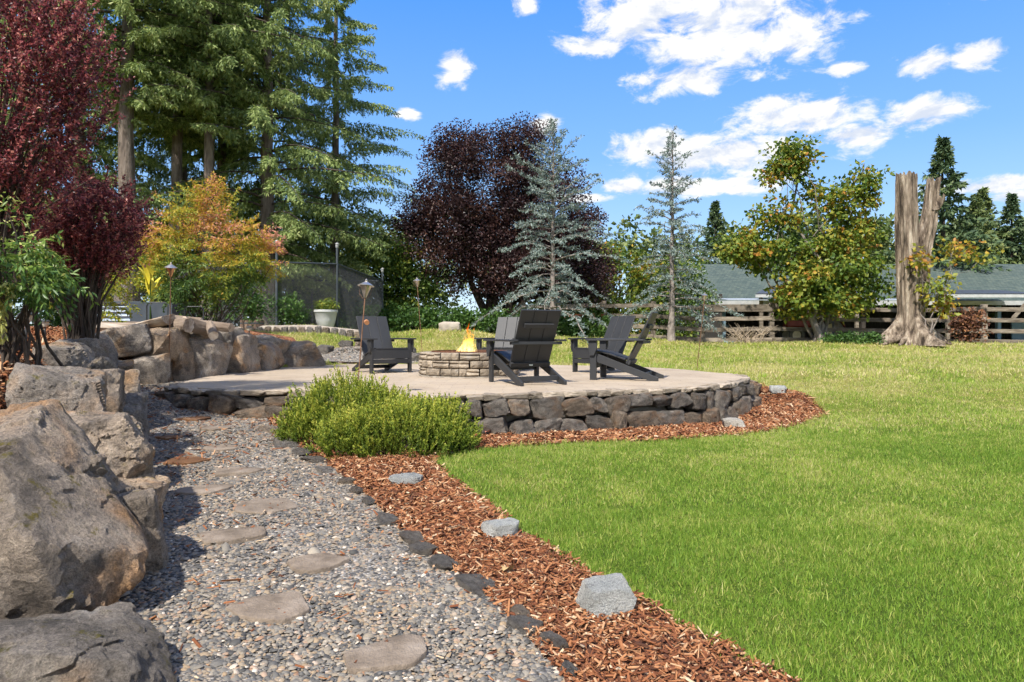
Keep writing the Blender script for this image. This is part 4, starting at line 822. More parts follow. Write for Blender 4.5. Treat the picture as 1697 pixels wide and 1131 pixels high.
for k in range(18):
    a = k*math.pi/9; MB().box((.27*math.cos(a), .27*math.sin(a), .17), (.022, .082, .34), Matrix.Rotation(a, 3, 'Z')).build('slat', M_SLAT, tb, bevel=.004)
for z in (.07, .26): MB().lathe([(.284, z-.018), (.288, z), (.284, z+.018), (.280, z)], 24, cap=False).build('hoop', M_STEEL, tb, True)
MB().lathe([(.26, .02), (.26, .28), (.01, .29)], 20).build('soil', M_SOIL, tb)
# firewood on the boulder wall, each log its own thing
M_LOGEND = simple_mat('split_log_wood', [(.35, (.16,.11,.075)), (.48, (.34,.27,.205)), (.65, (.52,.46,.39))], 7, .9, .6, 22, .015, stretch=(.3, 1, 1), vary=.5)
M_LOGB = simple_mat('log_bark', [(.3, (.10,.07,.05)), (.7, (.28,.22,.17))], 9, .95, .8, 22, .03, stretch=(.3, 1, 1), vary=.4)
def log(loc, L, r, rot, split, seed, label):
    rng = random.Random(seed); n = 14; t = thing('firewood_log', label, 'log', loc, 0, 'firewood on the boulder wall'); t.rotation_euler = rot; prof = []
    for k in range(n):
        a = k*2*math.pi/n; q = r*(1+.12*mnoise.noise((math.cos(a)*2, math.sin(a)*2, seed))); y, z = q*math.cos(a), q*math.sin(a)
        if split and z > r*.1: z = r*.1+.02*mnoise.noise((y*9, 0, seed))
        prof.append((y, z))
    b = MB(); vs = []
    for i in range(9):
        x = -L/2+L*i/8
        for y, z in prof: j = 1+.05*mnoise.noise((x*6, y*14, z*14+seed)); vs.append((x+(.02*mnoise.noise((y*20, z*20, seed)) if i in (0, 8) else 0), y*j, z*j))
    b.add(vs, [(i*n+k, i*n+(k+1) % n, (i+1)*n+(k+1) % n, (i+1)*n+k) for i in range(8) for k in range(n)]); b.build('bark_side', M_LOGEND if split else M_LOGB, t, True)
    e = MB()
    for i, s in ((0, 1), (8, -1)):
        q = vs[i*n:(i+1)*n]; e = MB(); e.add([(p[0]-s*.002, p[1], p[2]) for p in q], [tuple(range(n))]); e.build('cut_end', M_LOGEND, t)
LOGS = [(-5.55,9.55,1.23,.52,.13,(.3,.05,.25),True,'short pale split log with its bright face turned to the path'),(-5.15,9.75,1.31,.62,.12,(.2,-.18,-.35),True,'long pale split log lying across the pile'),(-4.87,9.85,1.25,.50,.11,(.1,.05,-.3),False,'round log with a grey sawn end on the pile'),(-4.62,10.0,1.22,.42,.10,(0,.25,.9),False,'round log pointing its sawn end at the patio'),(-4.42,10.15,1.23,.55,.07,(0,.1,-.2),False,'thin crooked branch log at the patio end of the pile'),(-4.40,10.0,1.17,.34,.07,(.2,.5,-1.0),False,'small forked branch piece leaning off the pile'),
  (-5.85,9.6,1.20,.50,.10,(.5,.1,-.2),True,'grey split log at the bark-bed end of the pile'),(-6.05,9.8,1.18,.45,.09,(.2,-.15,.4),True,'weathered wedge of wood beside the grey split log'),(-5.35,9.9,1.20,.5,.09,(0,0,.1),False,'dark log under the long pale split log'),(-4.9,10.25,1.30,.45,.08,(0,.1,.2),False,'reddish thin log at the back of the pile')]
for i, (x, y, z, L, r, rot, sp, lab) in enumerate(LOGS): log((x, y, z-.02), L, r, rot, sp, 5+i, lab)
M_IRON = simple_mat('dark_iron', [(.3, (.03,.032,.035)), (.7, (.06,.062,.065))], 8, .5, .1, 40, metal=.5)
for x, y, w, h, lab in ((-5.05,9.72,.30,.46,'black iron hoop of the log rack among the pale split logs'),(-4.75,10.2,.28,.42,'black iron hoop of the log rack behind the round logs')):
    t = thing('log_rack_hoop', lab, 'log rack', (x, y, 1.08), 0, 'iron hoops of the log rack'); MB().tube([(-w/2, 0, -.05), (-w/2, 0, h-.04), (-w/2+.04, 0, h), (w/2-.04, 0, h), (w/2, 0, h-.04), (w/2, 0, -.05)], .009, 8).build('hoop', M_IRON, t, True); MB().tube([(-w/2, .0, .04), (w/2, .0, .04)], .008, 6).build('cross_rod', M_IRON, t)
# path lights on the bed
M_LENS = simple_mat('frosted_lens', [(.3, (.45,.45,.38)), (.7, (.6,.6,.5))], 4, .35, 0); M_BLK = simple_mat('black_plastic', [(.3, (.03,.033,.036)), (.7, (.05,.054,.058))], 4, .5, 0)
def path_light(x, y, s, label):
    t = thing('path_light', label, 'path light', (x, y, gz(x, y)), 0, 'small path lights on the raised bed'); MB().lathe([(.014*s, -.06), (.014*s, .20*s), (.03*s, .21*s)], 10).build('stake', M_BLK, t, True)
    MB().lathe([(.03*s, .212*s), (.055*s, .25*s), (.062*s, .30*s)], 16).build('lens', M_LENS, t, True); MB().lathe([(.085*s, .300*s), (.085*s, .312*s), (.05*s, .335*s), (.01*s, .345*s)], 16).build('cap', M_BLK, t, True)
path_light(-5.80, 8.15, 1.08, 'black path light with ribbed lens under the green drooping shrub'); path_light(-6.6, 9.65, .8, 'small dark path light stake in front of the thin bamboo-like shrub'); path_light(-5.35, 13.9, .8, 'small black path light at the patio end of the bark bed')
path_light(-4.02, 5.25, .75, 'small blue-topped path light at the foot of the purple barberry')
# two fallen leaves
M_DRYLEAF = simple_mat('dry_leaf', [(.3, (.36,.24,.10)), (.7, (.52,.36,.17))], 9, .7, .3, 40); M_REDLEAF = simple_mat('red_leaf', [(.3, (.30,.10,.07)), (.7, (.42,.17,.12))], 9, .7, .3, 40)
for x, y, z, s_, m_, lab in ((-.02, 3.08, gz(-.02, 3.08)+.03, .055, M_DRYLEAF, 'curled tan fallen leaf on the bark chips by the edging stones'), (-.25, 6.95, gz(-.25, 6.95)+.04, .06, M_REDLEAF, 'reddish fallen leaf on the bark under the patio wall')):
    n = 5; vs = []
    for j in range(9):
        u = j/8; w = s_*.5*math.sin(math.pi*u)**.7*(1+.25*math.cos(u*14)); vs += [(s_*(u-.5)*1.5, -w, .35*w+.02*math.sin(u*3)), (s_*(u-.5)*1.5, 0, .012*math.sin(u*5)), (s_*(u-.5)*1.5, w, .5*w)]
    tag(MB().add(vs, [(j*3+i, j*3+i+1, j*3+4+i, j*3+3+i) for j in range(8) for i in range(2)]).build('fallen_leaf', m_, None, True, 0, (x, y, z), (0, .2, 1.1)), lab, 'leaf')
# ---------------------------------------------------------------- trees
M_BARK = simple_mat('conifer_bark', [(.3, (.07,.055,.045)), (.5, (.17,.135,.11)), (.75, (.29,.24,.20))], 9, .95, 1.0, 18, .06, stretch=(1, 1, .22))
M_BARKD = simple_mat('dark_bark', [(.3, (.04,.03,.025)), (.7, (.11,.085,.065))], 12, .95, .8, 26, .04, stretch=(1, 1, .3))
M_BARKG = simple_mat('grey_bark', [(.3, (.13,.11,.10)), (.7, (.31,.27,.24))], 14, .95, .8, 26, .03, stretch=(1, 1, .5))
M_SPRUCE = leaf_mat('spruce_needles', [(0, (.07,.115,.032)), (.45, (.18,.25,.075)), (.8, (.31,.38,.12)), (1, (.42,.46,.19))], .25, .6, big=.9)
M_FIR = leaf_mat('fir_needles', [(0, (.035,.068,.036)), (.5, (.075,.125,.055)), (1, (.15,.19,.07))], .2, .6, big=.6)
M_FIRL = leaf_mat('light_fir_needles', [(0, (.06,.10,.034)), (.5, (.12,.17,.055)), (1, (.22,.24,.08))], .2, .6, big=.6)
M_CEDAR = leaf_mat('blue_cedar_needles', [(0, (.095,.14,.13)), (.5, (.19,.25,.23)), (1, (.33,.39,.355))], .15, .6)
M_PLUM = leaf_mat('purple_plum_leaves', [(0, (.018,.010,.013)), (.5, (.040,.019,.021)), (.85, (.078,.034,.032)), (1, (.12,.06,.04))], .3, .45, .4, big=.8)
M_MAPLE = leaf_mat('autumn_maple_leaves', [(0, (.06,.12,.022)), (.45, (.15,.22,.032)), (.78, (.30,.30,.04)), (.95, (.46,.33,.04)), (1, (.42,.20,.04))], .4, .5, big=.8)
M_GREEN = leaf_mat('green_leaves', [(0, (.04,.085,.016)), (.5, (.10,.17,.03)), (.85, (.21,.27,.045)), (1, (.40,.36,.05))], .4, .5, big=.7)
M_IVY = leaf_mat('undergrowth_leaves', [(0, (.028,.07,.016)), (.5, (.06,.135,.028)), (1, (.13,.22,.045))], .35, .5, big=.9)
def conifer_geo(seed, H, z0, Rm, nb, twigs, per_m, NL, NW, droop=.5, up=.05, hang=.5, power=.75, belly=.25):
    """branch segments and needle placement of a spruce-like crown, trunk axis on z"""
    rng = np.random.default_rng(seed); wood = []; A = []; B = []
    for i in range(nb):
        f = (i+rng.random())/nb; z = z0+(H-z0)*f**1.05; prof = min(1, (f+.04)/belly)**.6*(1-f)**power if f < belly else (1-f)**power/(1-belly)**power*1.0
        L = max(.10, Rm*prof*rng.uniform(.62, 1.12)); a = i*2.399+rng.uniform(-.5, .5); dr = droop*rng.uniform(.6, 1.3)*(1-.6*f); c, s = math.cos(a), math.sin(a); pts = []
        for k in range(8):
            u = k/7; pts.append(np.array([c*L*u, s*L*u, z+L*(up*u*2-dr*u*u*.9+.22*dr*max(0, u-.6)**1.2*2)]))
        wood.append(([tuple(p) for p in pts], [max(.006, .02*L**.6*(1-.9*k/7)) for k in range(8)])); P = np.array(pts)
        for j in range(twigs):
            u = .12+.88*(j+rng.random())/twigs; q = u*7; k = min(6, int(q)); p = P[k]+(P[k+1]-P[k])*(q-k); t = unit(P[k+1]-P[k]); sd_ = np.array([-s, c, 0])*(1 if j % 2 else -1)
            tl = min(1, .15+L/1.8)*(.30+.16*L*(1-abs(u-.45)))*rng.uniform(.5, 1.05)*(1.15-.75*u); d = sd_*rng.uniform(.35, 1.0)+t*rng.uniform(.35, .8)+np.array([0, 0, -hang*rng.uniform(.3, 1.6)]); d = unit(d)
            m = p+d*tl*.55; e = m+unit(d+np.array([0, 0, -hang*.7]))*tl*.45; A += [p, m]; B += [m, e]
    A, B = np.array(A), np.array(B); P, D, idx = along(A, B, per_m, .65, rng, .25); n = len(P)
    Lr = NL*rng.uniform(.7, 1.25, n); tone = np.clip(rng.normal(.5, .22, n), 0, 1); V, F = leaf_geo(P, D, Lr, NW*rng.uniform(.7, 1.2, n), rng, .2)
    return V, F, np.repeat(tone, 2), wood
def tree_root(name, label, loc, group=None): return thing(name, label, 'tree', (loc[0], loc[1], gz(*loc[:2])-.05), 0, group)
def trunk_mesh(H, r0, r1, seed, lean=(0, 0), name='trunk', n=12, flare=1.5):
    rng = np.random.default_rng(seed); b = MB(); pts = []; rad = []
    for k in range(13):
        f = k/12; pts.append((lean[0]*f+rng.normal()*.03*H*.05, lean[1]*f+rng.normal()*.03*H*.05, H*f)); rad.append((r0+(r1-r0)*f)*(1+(flare-1)*max(0, 1-f*9)))
    b.tube(pts, rad, n); return b
big = [conifer_geo(1, 16, 1.7, 4.8, 112, 62, 27, .15, .045, .6, .10, 1.0), conifer_geo(2, 17, 6.2, 3.9, 100, 58, 27, .15, .045, .6, .07, 1.0)]
bigme = [(mesh_np('crown', V, F, M_SPRUCE, tone=T), w) for V, F, T, w in big]
bare = []
CON = [(-7.7,21.5,0,1.0,.26,2.0,'spruce with the widest crown, drooping boughs reaching out over the wire run'),
       (-10.7,19.0,1,1.0,.27,.3,'tall conifer with the thickest bare trunk, behind the corrugated planter'),
       (-10.3,21.0,1,.96,.21,1.9,'tall conifer with a slim ivy-wrapped trunk next to the thickest trunk'),
       (-9.0,20.3,1,1.02,.19,3.1,'tall conifer whose pale straight trunk rises behind the orange shrub'),
       (-10.0,23.5,1,1.0,.20,4.4,'dark conifer trunk rising in the gap behind the pale straight trunk'),
       (-13.6,21.5,0,1.05,.24,5.2,'dark conifer behind the purple-leaved barberry'),
       (-16.5,22.0,0,1.0,.24,.9,'conifer furthest along the row, hidden by the purple-leaved barberry'),
       (-6.6,25.5,0,.9,.2,3.4,'dark drooping spruce standing behind the wire run and the widest spruce'),(-12.3,25.5,0,1.0,.2,2.2,'dark conifer filling the gap behind the two thickest trunks')]
for i, (x, y, v, sc, r, rz, lab) in enumerate(CON):
    t = tree_root('conifer', lab, (x, y), 'tall conifers behind the wire run'); me, w = bigme[v]
    c = link('crown', me, t, (0, 0, 0), (0, 0, rz)); c.scale = (sc, sc, sc)
    trunk_mesh(16.4*sc, r, .04, 40+i, (0, 0), n=14).build('trunk', M_BARK, t, True)
    if i < 2 or i == 3:
        b = tubes('limbs', w, M_BARKD, 4, t); b.rotation_euler.z = rz; b.scale = (sc, sc, sc)
# blue atlas cedars
def cedar(seed, H, Rm, z0, nb):
    rng = np.random.default_rng(seed); wood = []; A = []; B = []
    for i in range(nb):
        f = ((i+rng.random())/nb)**.9; z = z0+(H-z0)*f; L = max(.15, Rm*(1-f)**.8*(rng.uniform(.35, 1.0) if rng.random() < .75 else rng.uniform(1.0, 1.5))); a = i*2.399+rng.uniform(-.6, .6); c, s = math.cos(a), math.sin(a); rise = .15+.75*f+rng.uniform(-.15, .15); pts = []
        for k in range(7):
            u = k/6; pts.append(np.array([c*L*u, s*L*u, z+L*(rise*u-.62*(1-f)*u*u)])+rng.normal(size=3)*.02*L)
        wood.append(([tuple(p) for p in pts], [max(.005, .016*L**.7*(1-.85*k/6)) for k in range(7)])); P = np.array(pts); A += list(P[1:-1]); B += list(P[2:])
        for j in range(int(4+8*L)):
            u = .2+.8*rng.random(); q = u*6; k = min(5, int(q)); p = P[k]+(P[k+1]-P[k])*(q-k); t = unit(P[k+1]-P[k]); sg = rng.choice([-1, 1]); d = unit(np.array([-s, c, 0])*sg*rng.uniform(.5, 1)+t*.6+np.array([0, 0, rng.uniform(-.35, .25)])); tl = rng.uniform(.14, .42)*(1.1-.5*u)*min(1, L); m = p+d*tl; A.append(p); B.append(m)
    A, B = np.array(A), np.array(B); P, D, _ = along(A, B, 52, 1.0, rng, .3); n = len(P); V, F = leaf_geo(P, D, .085*rng.uniform(.7, 1.3, n), .030, rng, .2)
    return V, F, np.repeat(rng.random(n), 2), wood
for x, y, H, Rm, z0, nb, seed, lab in ((1.25, 21.2, 6.75, 2.35, .9, 120, 5, 'silvery blue cedar in front of the dark purple plum tree'), (5.0, 21.4, 6.6, 1.9, .9, 100, 9, 'thin silvery blue cedar with open branches standing clear against the sky')):
    t = tree_root('blue_cedar', lab, (x, y), 'blue cedars by the fence'); V, F, T, w = cedar(seed, H, Rm, z0, nb)
    link('crown', mesh_np('crown', V, F, M_CEDAR, tone=T), t); tubes('limbs', w, M_BARKG, 5, t); trunk_mesh(H, .10, .012, seed, (.05, 0), n=10).build('trunk', M_BARKG, t, True)
# purple plum
def broadleaf(name, label, base, ells, per, rad, L, W, mat, seed, trunks, group=None, shell=.45, droop=.15, cat='tree', limbs=26, bark=None, tone_fn=None, trad=.12):
    rng = np.random.default_rng(seed); t = thing(name, label, cat, (base[0], base[1], gz(base[0], base[1])-.04), 0, group); o = np.array(t.location)
    C = clusters([(cx-o[0], cy-o[1], cz-o[2], rx, ry, rz, n) for cx, cy, cz, rx, ry, rz, n in ells], rng, shell); P, D, idx = leaf_cloud(C, per, rad*rng.uniform(.6, 1.4, len(C)), rng, droop=droop); n = len(P)
    tone = np.clip(rng.normal(.5, .24, n)+rng.normal(size=len(C))[idx]*.12, 0, 1)
    if tone_fn is not None: tone = np.clip(tone_fn(P+o, rng), 0, 1)
    leaves('crown', P, D, L*rng.uniform(.65, 1.25, n), W*rng.uniform(.7, 1.2, n), mat, rng, t, tone); polys = []
    for tx, ty, tz, r in trunks: polys.append((bend((0+rng.normal()*.15*len(trunks)*.2, rng.normal()*.1, -.05), (tx-o[0], ty-o[1], tz-o[2]), 6, rng, .08), [r*(1.3-k*.16) for k in range(7)]))
    pick = C[rng.choice(len(C), min(limbs, len(C)), replace=False)] if limbs else []
    for c in pick:
        pl, rd = polys[rng.integers(len(trunks))]; k = rng.integers(2, 7); polys.append((bend(pl[k], tuple(c), 4, rng, .1), [rd[k]*.55*(1-.2*j)+.004 for j in range(5)]))
    tubes('trunk', polys, bark or M_BARKD, 7, t); return t
broadleaf('plum_tree', 'broad dark purple-leaved plum tree behind the lawn', (-.6, 25), [(-.9,25,6.5,2.6,2.2,2.2,150),(-2.3,25,4.9,2.0,1.8,1.6,95),(1.1,25,5.2,2.3,2,2.2,130),(.3,25,3.8,3.4,2.2,1.8,170),(-1.9,25,7.7,1.0,1,1.0,34),(.3,25,7.9,1.1,1,.9,34),(2.2,24.8,3.5,1.4,1.6,1.9,70),(-3.2,25,5.4,.9,1,.7,22)],
   165, .60, .095, .062, M_PLUM, 31, [(-1.6,25,4.2,.16),(-.4,25,5,.17),(.6,25,4.5,.15),(1.4,25,3.6,.12)], limbs=60, shell=.35)
# big-leaf maple sprouting round the old stump
broadleaf('maple_tree', 'yellowing maple with several stems beside the old grey stump', (9.9, 22.0), [(9.0,22,6.7,.75,.6,.65,26),(8.55,22,6.3,.45,.5,.35,10),(7.3,22,3.9,.75,.8,.6,26),(8.3,22,3.6,.8,.8,.6,24),(10.0,22,3.4,1.5,1.2,1.3,96),(10.9,22.2,4.3,1.0,.9,1.1,38),(9.6,21.8,2.4,1.3,1.1,.9,70),(11.1,21.9,2.6,.9,.9,1.1,40),(11.4,22,5.9,.35,.4,1.0,18),(10.2,22,5.4,.8,.7,.7,20),(8.6,22,4.9,.8,.6,.5,18)],
   44, .42, .15, .12, M_MAPLE, 33, [(9.1,22,3.0,.11),(9.05,22,6.9,.06),(11.4,22.1,6.6,.045),(10.4,22.2,4.2,.07),(10.9,22.1,3.8,.05),(7.8,22,4.0,.045)], limbs=46, shell=.25, droop=.6, bark=M_BARKG)
# weathered stump of an old maple
M_STUMP = simple_mat('weathered_wood', [(.36, (.05,.035,.025)), (.46, (.19,.145,.105)), (.56, (.34,.27,.205)), (.68, (.56,.48,.38))], 4.6, .9, 1.0, 11, .14, stretch=(1.6, 1.6, .22), vary=0)
def column(b, axis, r_fn, n=56, k=44):
    vs = []; a0 = np.array(axis[0]); a1 = np.array(axis[-1])
    for i in range(k+1):
        f = i/k; q = f*(len(axis)-1); j = min(len(axis)-2, int(q)); c = np.array(axis[j])+(np.array(axis[j+1])-np.array(axis[j]))*(q-j)
        for m in range(n):
            a = m*2*math.pi/n; r = r_fn(a, f); vs.append((c[0]+r*math.cos(a), c[1]+r*math.sin(a), c[2]+(.22*mnoise.noise((math.cos(a)*6, math.sin(a)*6, 7.7+a1[0]*3)) if i == k else 0)))
    top = len(vs); vs.append((a1[0], a1[1], a1[2]-.12)); fs = [(i*n+m, i*n+(m+1) % n, (i+1)*n+(m+1) % n, (i+1)*n+m) for i in range(k) for m in range(n)]+[(k*n+m, k*n+(m+1) % n, top) for m in range(n)]; b.add(vs, fs)
stp = thing('tree_stump', 'tall broken grey stump of an old tree with flaring roots', 'stump', (12.45, 21.3, gz(12.45, 21.3)-.08)); sz = stp.location.z
def rA(a, f):
    c, s = math.cos(a), math.sin(a); fl = mnoise.fractal((c*2.6, s*2.6, f*1.1), 1, 2, 3)*.20+mnoise.noise((c*7, s*7, f*2.5))*.06
    lobe = max(0, math.sin(a*4+1.2+f*2))**1.5; return (.34-.075*f)*(1+fl*1.3)+max(0, .22-f)**1.5*(3.6+7.5*lobe)+.03*mnoise.noise((c*15, s*15, f*6))
b = MB(); column(b, [(0, 0, 0), (-.05, 0, 1.2), (-.12, 0, 2.8), (-.14, 0, 4.2), (-.15, 0, 6.05-sz)], rA); b.build('trunk', M_STUMP, stp, True)
def rB(a, f):
    c, s = math.cos(a), math.sin(a); return (.23+.04*math.sin(f*5))*(1+mnoise.fractal((c*2.6+4, s*2.6, f*1.4), 1, 2, 3)*.3+mnoise.noise((c*8, s*8, f*3))*.08)
b = MB(); column(b, [(.15, .08, .6), (.33, .1, 1.8), (.36, .1, 2.9), (.62, .1, 3.9), (.76, .1, 5.9-sz)], rB); b.build('broken_stem', M_STUMP, stp, True)
b = MB(); column(b, [(.72, .05, 4.2), (.93, .0, 4.55)], lambda a, f: .17*(1-.3*f)*(1+.2*mnoise.noise((math.cos(a)*3, math.sin(a)*3, f*3))), 20, 6); b.build('knot', M_STUMP, stp, True)
rs = random.Random(9)
for k in range(9):
    a = -2.9+k*.36+rs.uniform(-.1, .1); L = rs.uniform(.75, 1.15); b = MB(); pts = [(math.cos(a)*L*u*1.25, math.sin(a)*L*u, .55*(1-u)**1.6+.03+.02*math.sin(u*9+k)) for u in np.linspace(.1, 1, 8)]; b.tube(pts, [.15*(1-.78*u) for u in np.linspace(0, 1, 8)], 10); b.build('root', M_STUMP, stp, True)
broadleaf('stump_sprout', 'sparse yellow-leaved sprouts growing out of the old stump', (12.75, 20.75), [(12.9,20.7,2.3,.55,.3,.6,15),(13.6,20.8,3.6,.7,.3,.35,9),(12.3,20.7,3.3,.35,.2,.5,7),(13.1,20.8,1.9,.35,.3,.3,8),(14.2,20.9,3.5,.4,.3,.3,5)], 16, .34, .15, .12, M_MAPLE, 35, [(12.9,20.75,2.7,.02),(13.5,20.8,3.4,.02),(12.4,20.75,3.3,.018)], cat='sprouts', limbs=16, shell=.1, droop=.5, bark=M_BARKG, tone_fn=lambda P, r: r.normal(.78, .15, len(P)))
# green trees behind the wire run
for x, y, ells, seed, lab in ((-7.6,25.5,[(-7.4,26.5,4.4,2.2,1.4,2.4,120),(-8.6,25.5,2.4,1.4,1.2,1.2,50),(-6.6,25.3,2.2,1.4,1,1.1,50)],51,'dark green leafy tree behind the wire run, beneath the widest spruce'),
     (-4.6,25.5,[(-4.7,25.5,3.4,1.5,1.2,1.5,80),(-3.6,25.3,2.5,1.3,1,1.3,60),(-5.3,25.2,2.2,1.3,1,1.0,44)],52,'green tree with yellow-tinged leaves between the wire run and the plum tree'),
     (-12,26.5,[(-11.5,27,4.4,2.8,1.4,3.2,130)],53,'dark leafy thicket behind the tall conifer trunks'),(-16.5,26.5,[(-16.5,26.5,3,2.4,1.4,2.0,80)],54,'dark leafy thicket beyond the furthest conifer')):
    broadleaf('leafy_tree', lab, (x, y), ells, 60, .55, .14, .10, M_GREEN, seed, [(x-.3, y, 3, .09), (x+.4, y, 2.6, .08)], 'leafy trees behind the wire run', limbs=20)
UG = [(-7.6,24.2,1.6,1.6),(-10.2,24.6,1.7,1.8),(-13.2,24.2,1.9,1.9),(-16.4,24,1.9,1.9),(-4.6,22.6,1.3,.9),(-3.2,22.6,1.5,.85),(-1.9,22.9,1.3,.8),(-.5,22.8,1.5,.85),(1.0,22.9,1.4,.75),(2.5,23.4,1.3,.75)]
UL = ['tall undergrowth behind the wire run below the widest spruce','tall undergrowth between the bare conifer trunks','tall undergrowth behind the purple-leaved barberry','tall undergrowth under the furthest conifer','green undergrowth nearest the corner post of the wire run','green undergrowth under the plum tree behind the tall slim torch','green undergrowth behind the rounded tan rock','green undergrowth under the middle of the plum tree','green undergrowth at the foot of the fuller cedar','green undergrowth where the wooden fence starts behind the fuller cedar']
for i, ((x, y, rx, h), lab) in enumerate(zip(UG, UL)):
    z = gz(x, y); broadleaf('bush', lab, (x, y), [(x, y, z+h*.45, rx, .8, h*.62, 60)], 60, .34, .11, .085, M_IVY, 60+i, [(x, y, z+h*.5, .02)], 'undergrowth along the back of the lawn', cat='bush', limbs=8)
for i, (x, y, rx, h, m, lab) in enumerate(((4.4,28,1.7,4.0,M_MAPLE,'yellow-green bushy tree behind the fence between the two cedars'),(6.8,29.5,1.9,3.9,M_GREEN,'green bushy tree behind the thin cedar'),(2.6,28.5,1.4,3.4,M_GREEN,'green bushy tree peeping out at the edge of the plum tree'))):
    z = gz(x, y); broadleaf('bushy_tree', lab, (x, y), [(x, y, z+h*.5, rx, 1.2, h*.52, 100)], 55, .5, .15, .11, m, 70+i, [(x, y, z+h*.6, .06)], 'bushy trees behind the fence', limbs=12)
# firs far behind the barn
far = [conifer_geo(11, 11, .6, 4.6, 120, 22, 11, .34, .15, .35, .05, .4, 1.05, .08), conifer_geo(12, 11, .6, 4.2, 120, 22, 11, .34, .15, .3, .05, .35, 1.0, .1)]
farme = [[mesh_np('crown', V, F, m, tone=T) for m in (M_FIR, M_FIRL)] for V, F, T, w in far]
FARS = [(14.9,50,0,0,.92,'dark fir rising alone beyond the barn roof, between the thin cedar and the maple'),(24.3,38.5,0,0,1.04,'dark fir standing right behind the old stump'),(33.3,49,1,1,.95,'pale green fir next to the dark fir behind the stump'),(34.8,50.5,0,1,1.02,'pointed pale green fir in the middle of the row beyond the barn'),(36.6,50,0,0,.98,'dark pointed fir in the row beyond the barn'),(38.6,50,1,1,.92,'pale green fir next to the dark pointed fir'),(31.5,52,1,0,.72,'short dark fir low behind the barn ridge'),(17.6,54,1,1,.72,'short pale fir behind the maple'),(12.6,56,1,1,.66,'short pale fir seen past the thin cedar'),(27.5,51,1,1,.8,'pale fir between the stump and the dark fir'),(22.3,50,0,0,.8,'dark fir peeping between the maple and the stump'),(43,51,0,0,1.0,'dark fir furthest along the row beyond the barn'),(20.5,52,1,1,.75,'pale fir behind the maple crown'),(40.8,49,0,1,1.0,'pale green fir past the end of the barn')]
for x, y, v, m, sc, lab in FARS:
    t = tree_root('fir_tree', lab, (x, y), 'firs beyond the barn'); c = link('crown', farme[v][m], t, (0, 0, 0), (0, 0, x)); c.scale = (sc,)*3; trunk_mesh(10.8*sc, .2, .03, int(x), n=7).build('trunk', M_BARKD, t)
def far_wood():
    rng = np.random.default_rng(90); n = 440; x = np.concatenate([rng.uniform(2, 46, 280), rng.uniform(-40, 2, 160)]); y = rng.uniform(56, 62, n); C = np.column_stack([x, y, 2.0+np.sqrt(rng.random(n))*(5.0+2.4*np.sin(x*.45)**2+1.8*np.sin(x*1.3+1)**2)]); P, D, idx = leaf_cloud(C, 60, 1.5, rng); k = len(P)
    tag(leaves('wood', P, D, .5*rng.uniform(.6, 1.3, k), .38, M_FIRL, rng), 'low far-off wood behind the barn', 'wood', None, 'stuff')
far_wood()
# ---------------------------------------------------------------- shrubs and garden plants
M_HEATH = leaf_mat('heather_sprigs', [(0, (.07,.12,.018)), (.4, (.19,.26,.03)), (.75, (.37,.40,.05)), (1, (.56,.53,.10))], .3, .55)
M_BARB = leaf_mat('barberry_leaves', [(0, (.035,.014,.018)), (.45, (.095,.028,.036)), (.72, (.24,.055,.065)), (.9, (.46,.12,.12)), (1, (.58,.24,.19))], .4, .42, .45)
M_NAND = leaf_mat('nandina_leaves', [(0, (.04,.09,.02)), (.3, (.11,.19,.035)), (.5, (.30,.33,.04)), (.7, (.50,.38,.035)), (.86, (.60,.28,.09)), (1, (.60,.28,.22))], .4, .5)
M_NANG = leaf_mat('green_nandina_leaves', [(0, (.035,.085,.02)), (.55, (.09,.18,.035)), (.85, (.22,.31,.05)), (1, (.50,.50,.16))], .4, .4, .45)
M_YELL = leaf_mat('yellow_green_leaves', [(0, (.08,.14,.02)), (.4, (.25,.31,.035)), (.8, (.48,.45,.05)), (1, (.55,.40,.06))], .45, .5)
M_DEAD = leaf_mat('dead_leaves', [(0, (.07,.03,.02)), (.6, (.16,.07,.04)), (1, (.30,.14,.06))], .2, .7)
def heather(label, base, ells, seed, n_sh):
    rng = np.random.default_rng(seed); t = thing('heather', label, 'shrub', (base[0], base[1], gz(*base)), 0, 'heather mounds at the patio wall'); o = np.array(t.location); A = []; B = []; Tn = []
    for cx, cy, cz, rx, ry, rz, w in ells:
        n = int(n_sh*w); d = unit(rng.normal(size=(n, 3))); d[:, 2] = np.abs(d[:, 2])*1.0-.10; d = unit(d); lump = 1+.22*np.sin(d[:, 0]*9+d[:, 1]*4+seed)*np.sin(d[:, 1]*8-d[:, 2]*5); S = np.array([cx, cy, cz])-o+d*np.array([rx, ry, rz])*(lump*rng.uniform(.80, 1.0, n))[:, None]
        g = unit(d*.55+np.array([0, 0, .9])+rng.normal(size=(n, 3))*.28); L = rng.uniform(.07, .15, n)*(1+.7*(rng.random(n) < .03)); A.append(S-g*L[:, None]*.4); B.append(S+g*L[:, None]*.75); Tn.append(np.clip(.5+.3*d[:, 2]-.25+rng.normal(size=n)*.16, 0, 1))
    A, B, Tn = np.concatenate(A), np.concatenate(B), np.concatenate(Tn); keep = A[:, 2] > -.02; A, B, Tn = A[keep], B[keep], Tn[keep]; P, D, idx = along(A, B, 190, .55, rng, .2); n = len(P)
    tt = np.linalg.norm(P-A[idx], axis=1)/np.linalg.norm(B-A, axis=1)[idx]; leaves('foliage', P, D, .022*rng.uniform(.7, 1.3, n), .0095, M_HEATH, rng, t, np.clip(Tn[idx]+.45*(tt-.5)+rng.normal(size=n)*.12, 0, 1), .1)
    st = [(bend((rng.normal()*.06, rng.normal()*.06, -.02), tuple(A[i]), 4, rng, .1), [.006, .005, .004, .003, .002]) for i in rng.choice(len(A), 90, replace=False)]; tubes('stems', st, M_BARKD, 4, t)
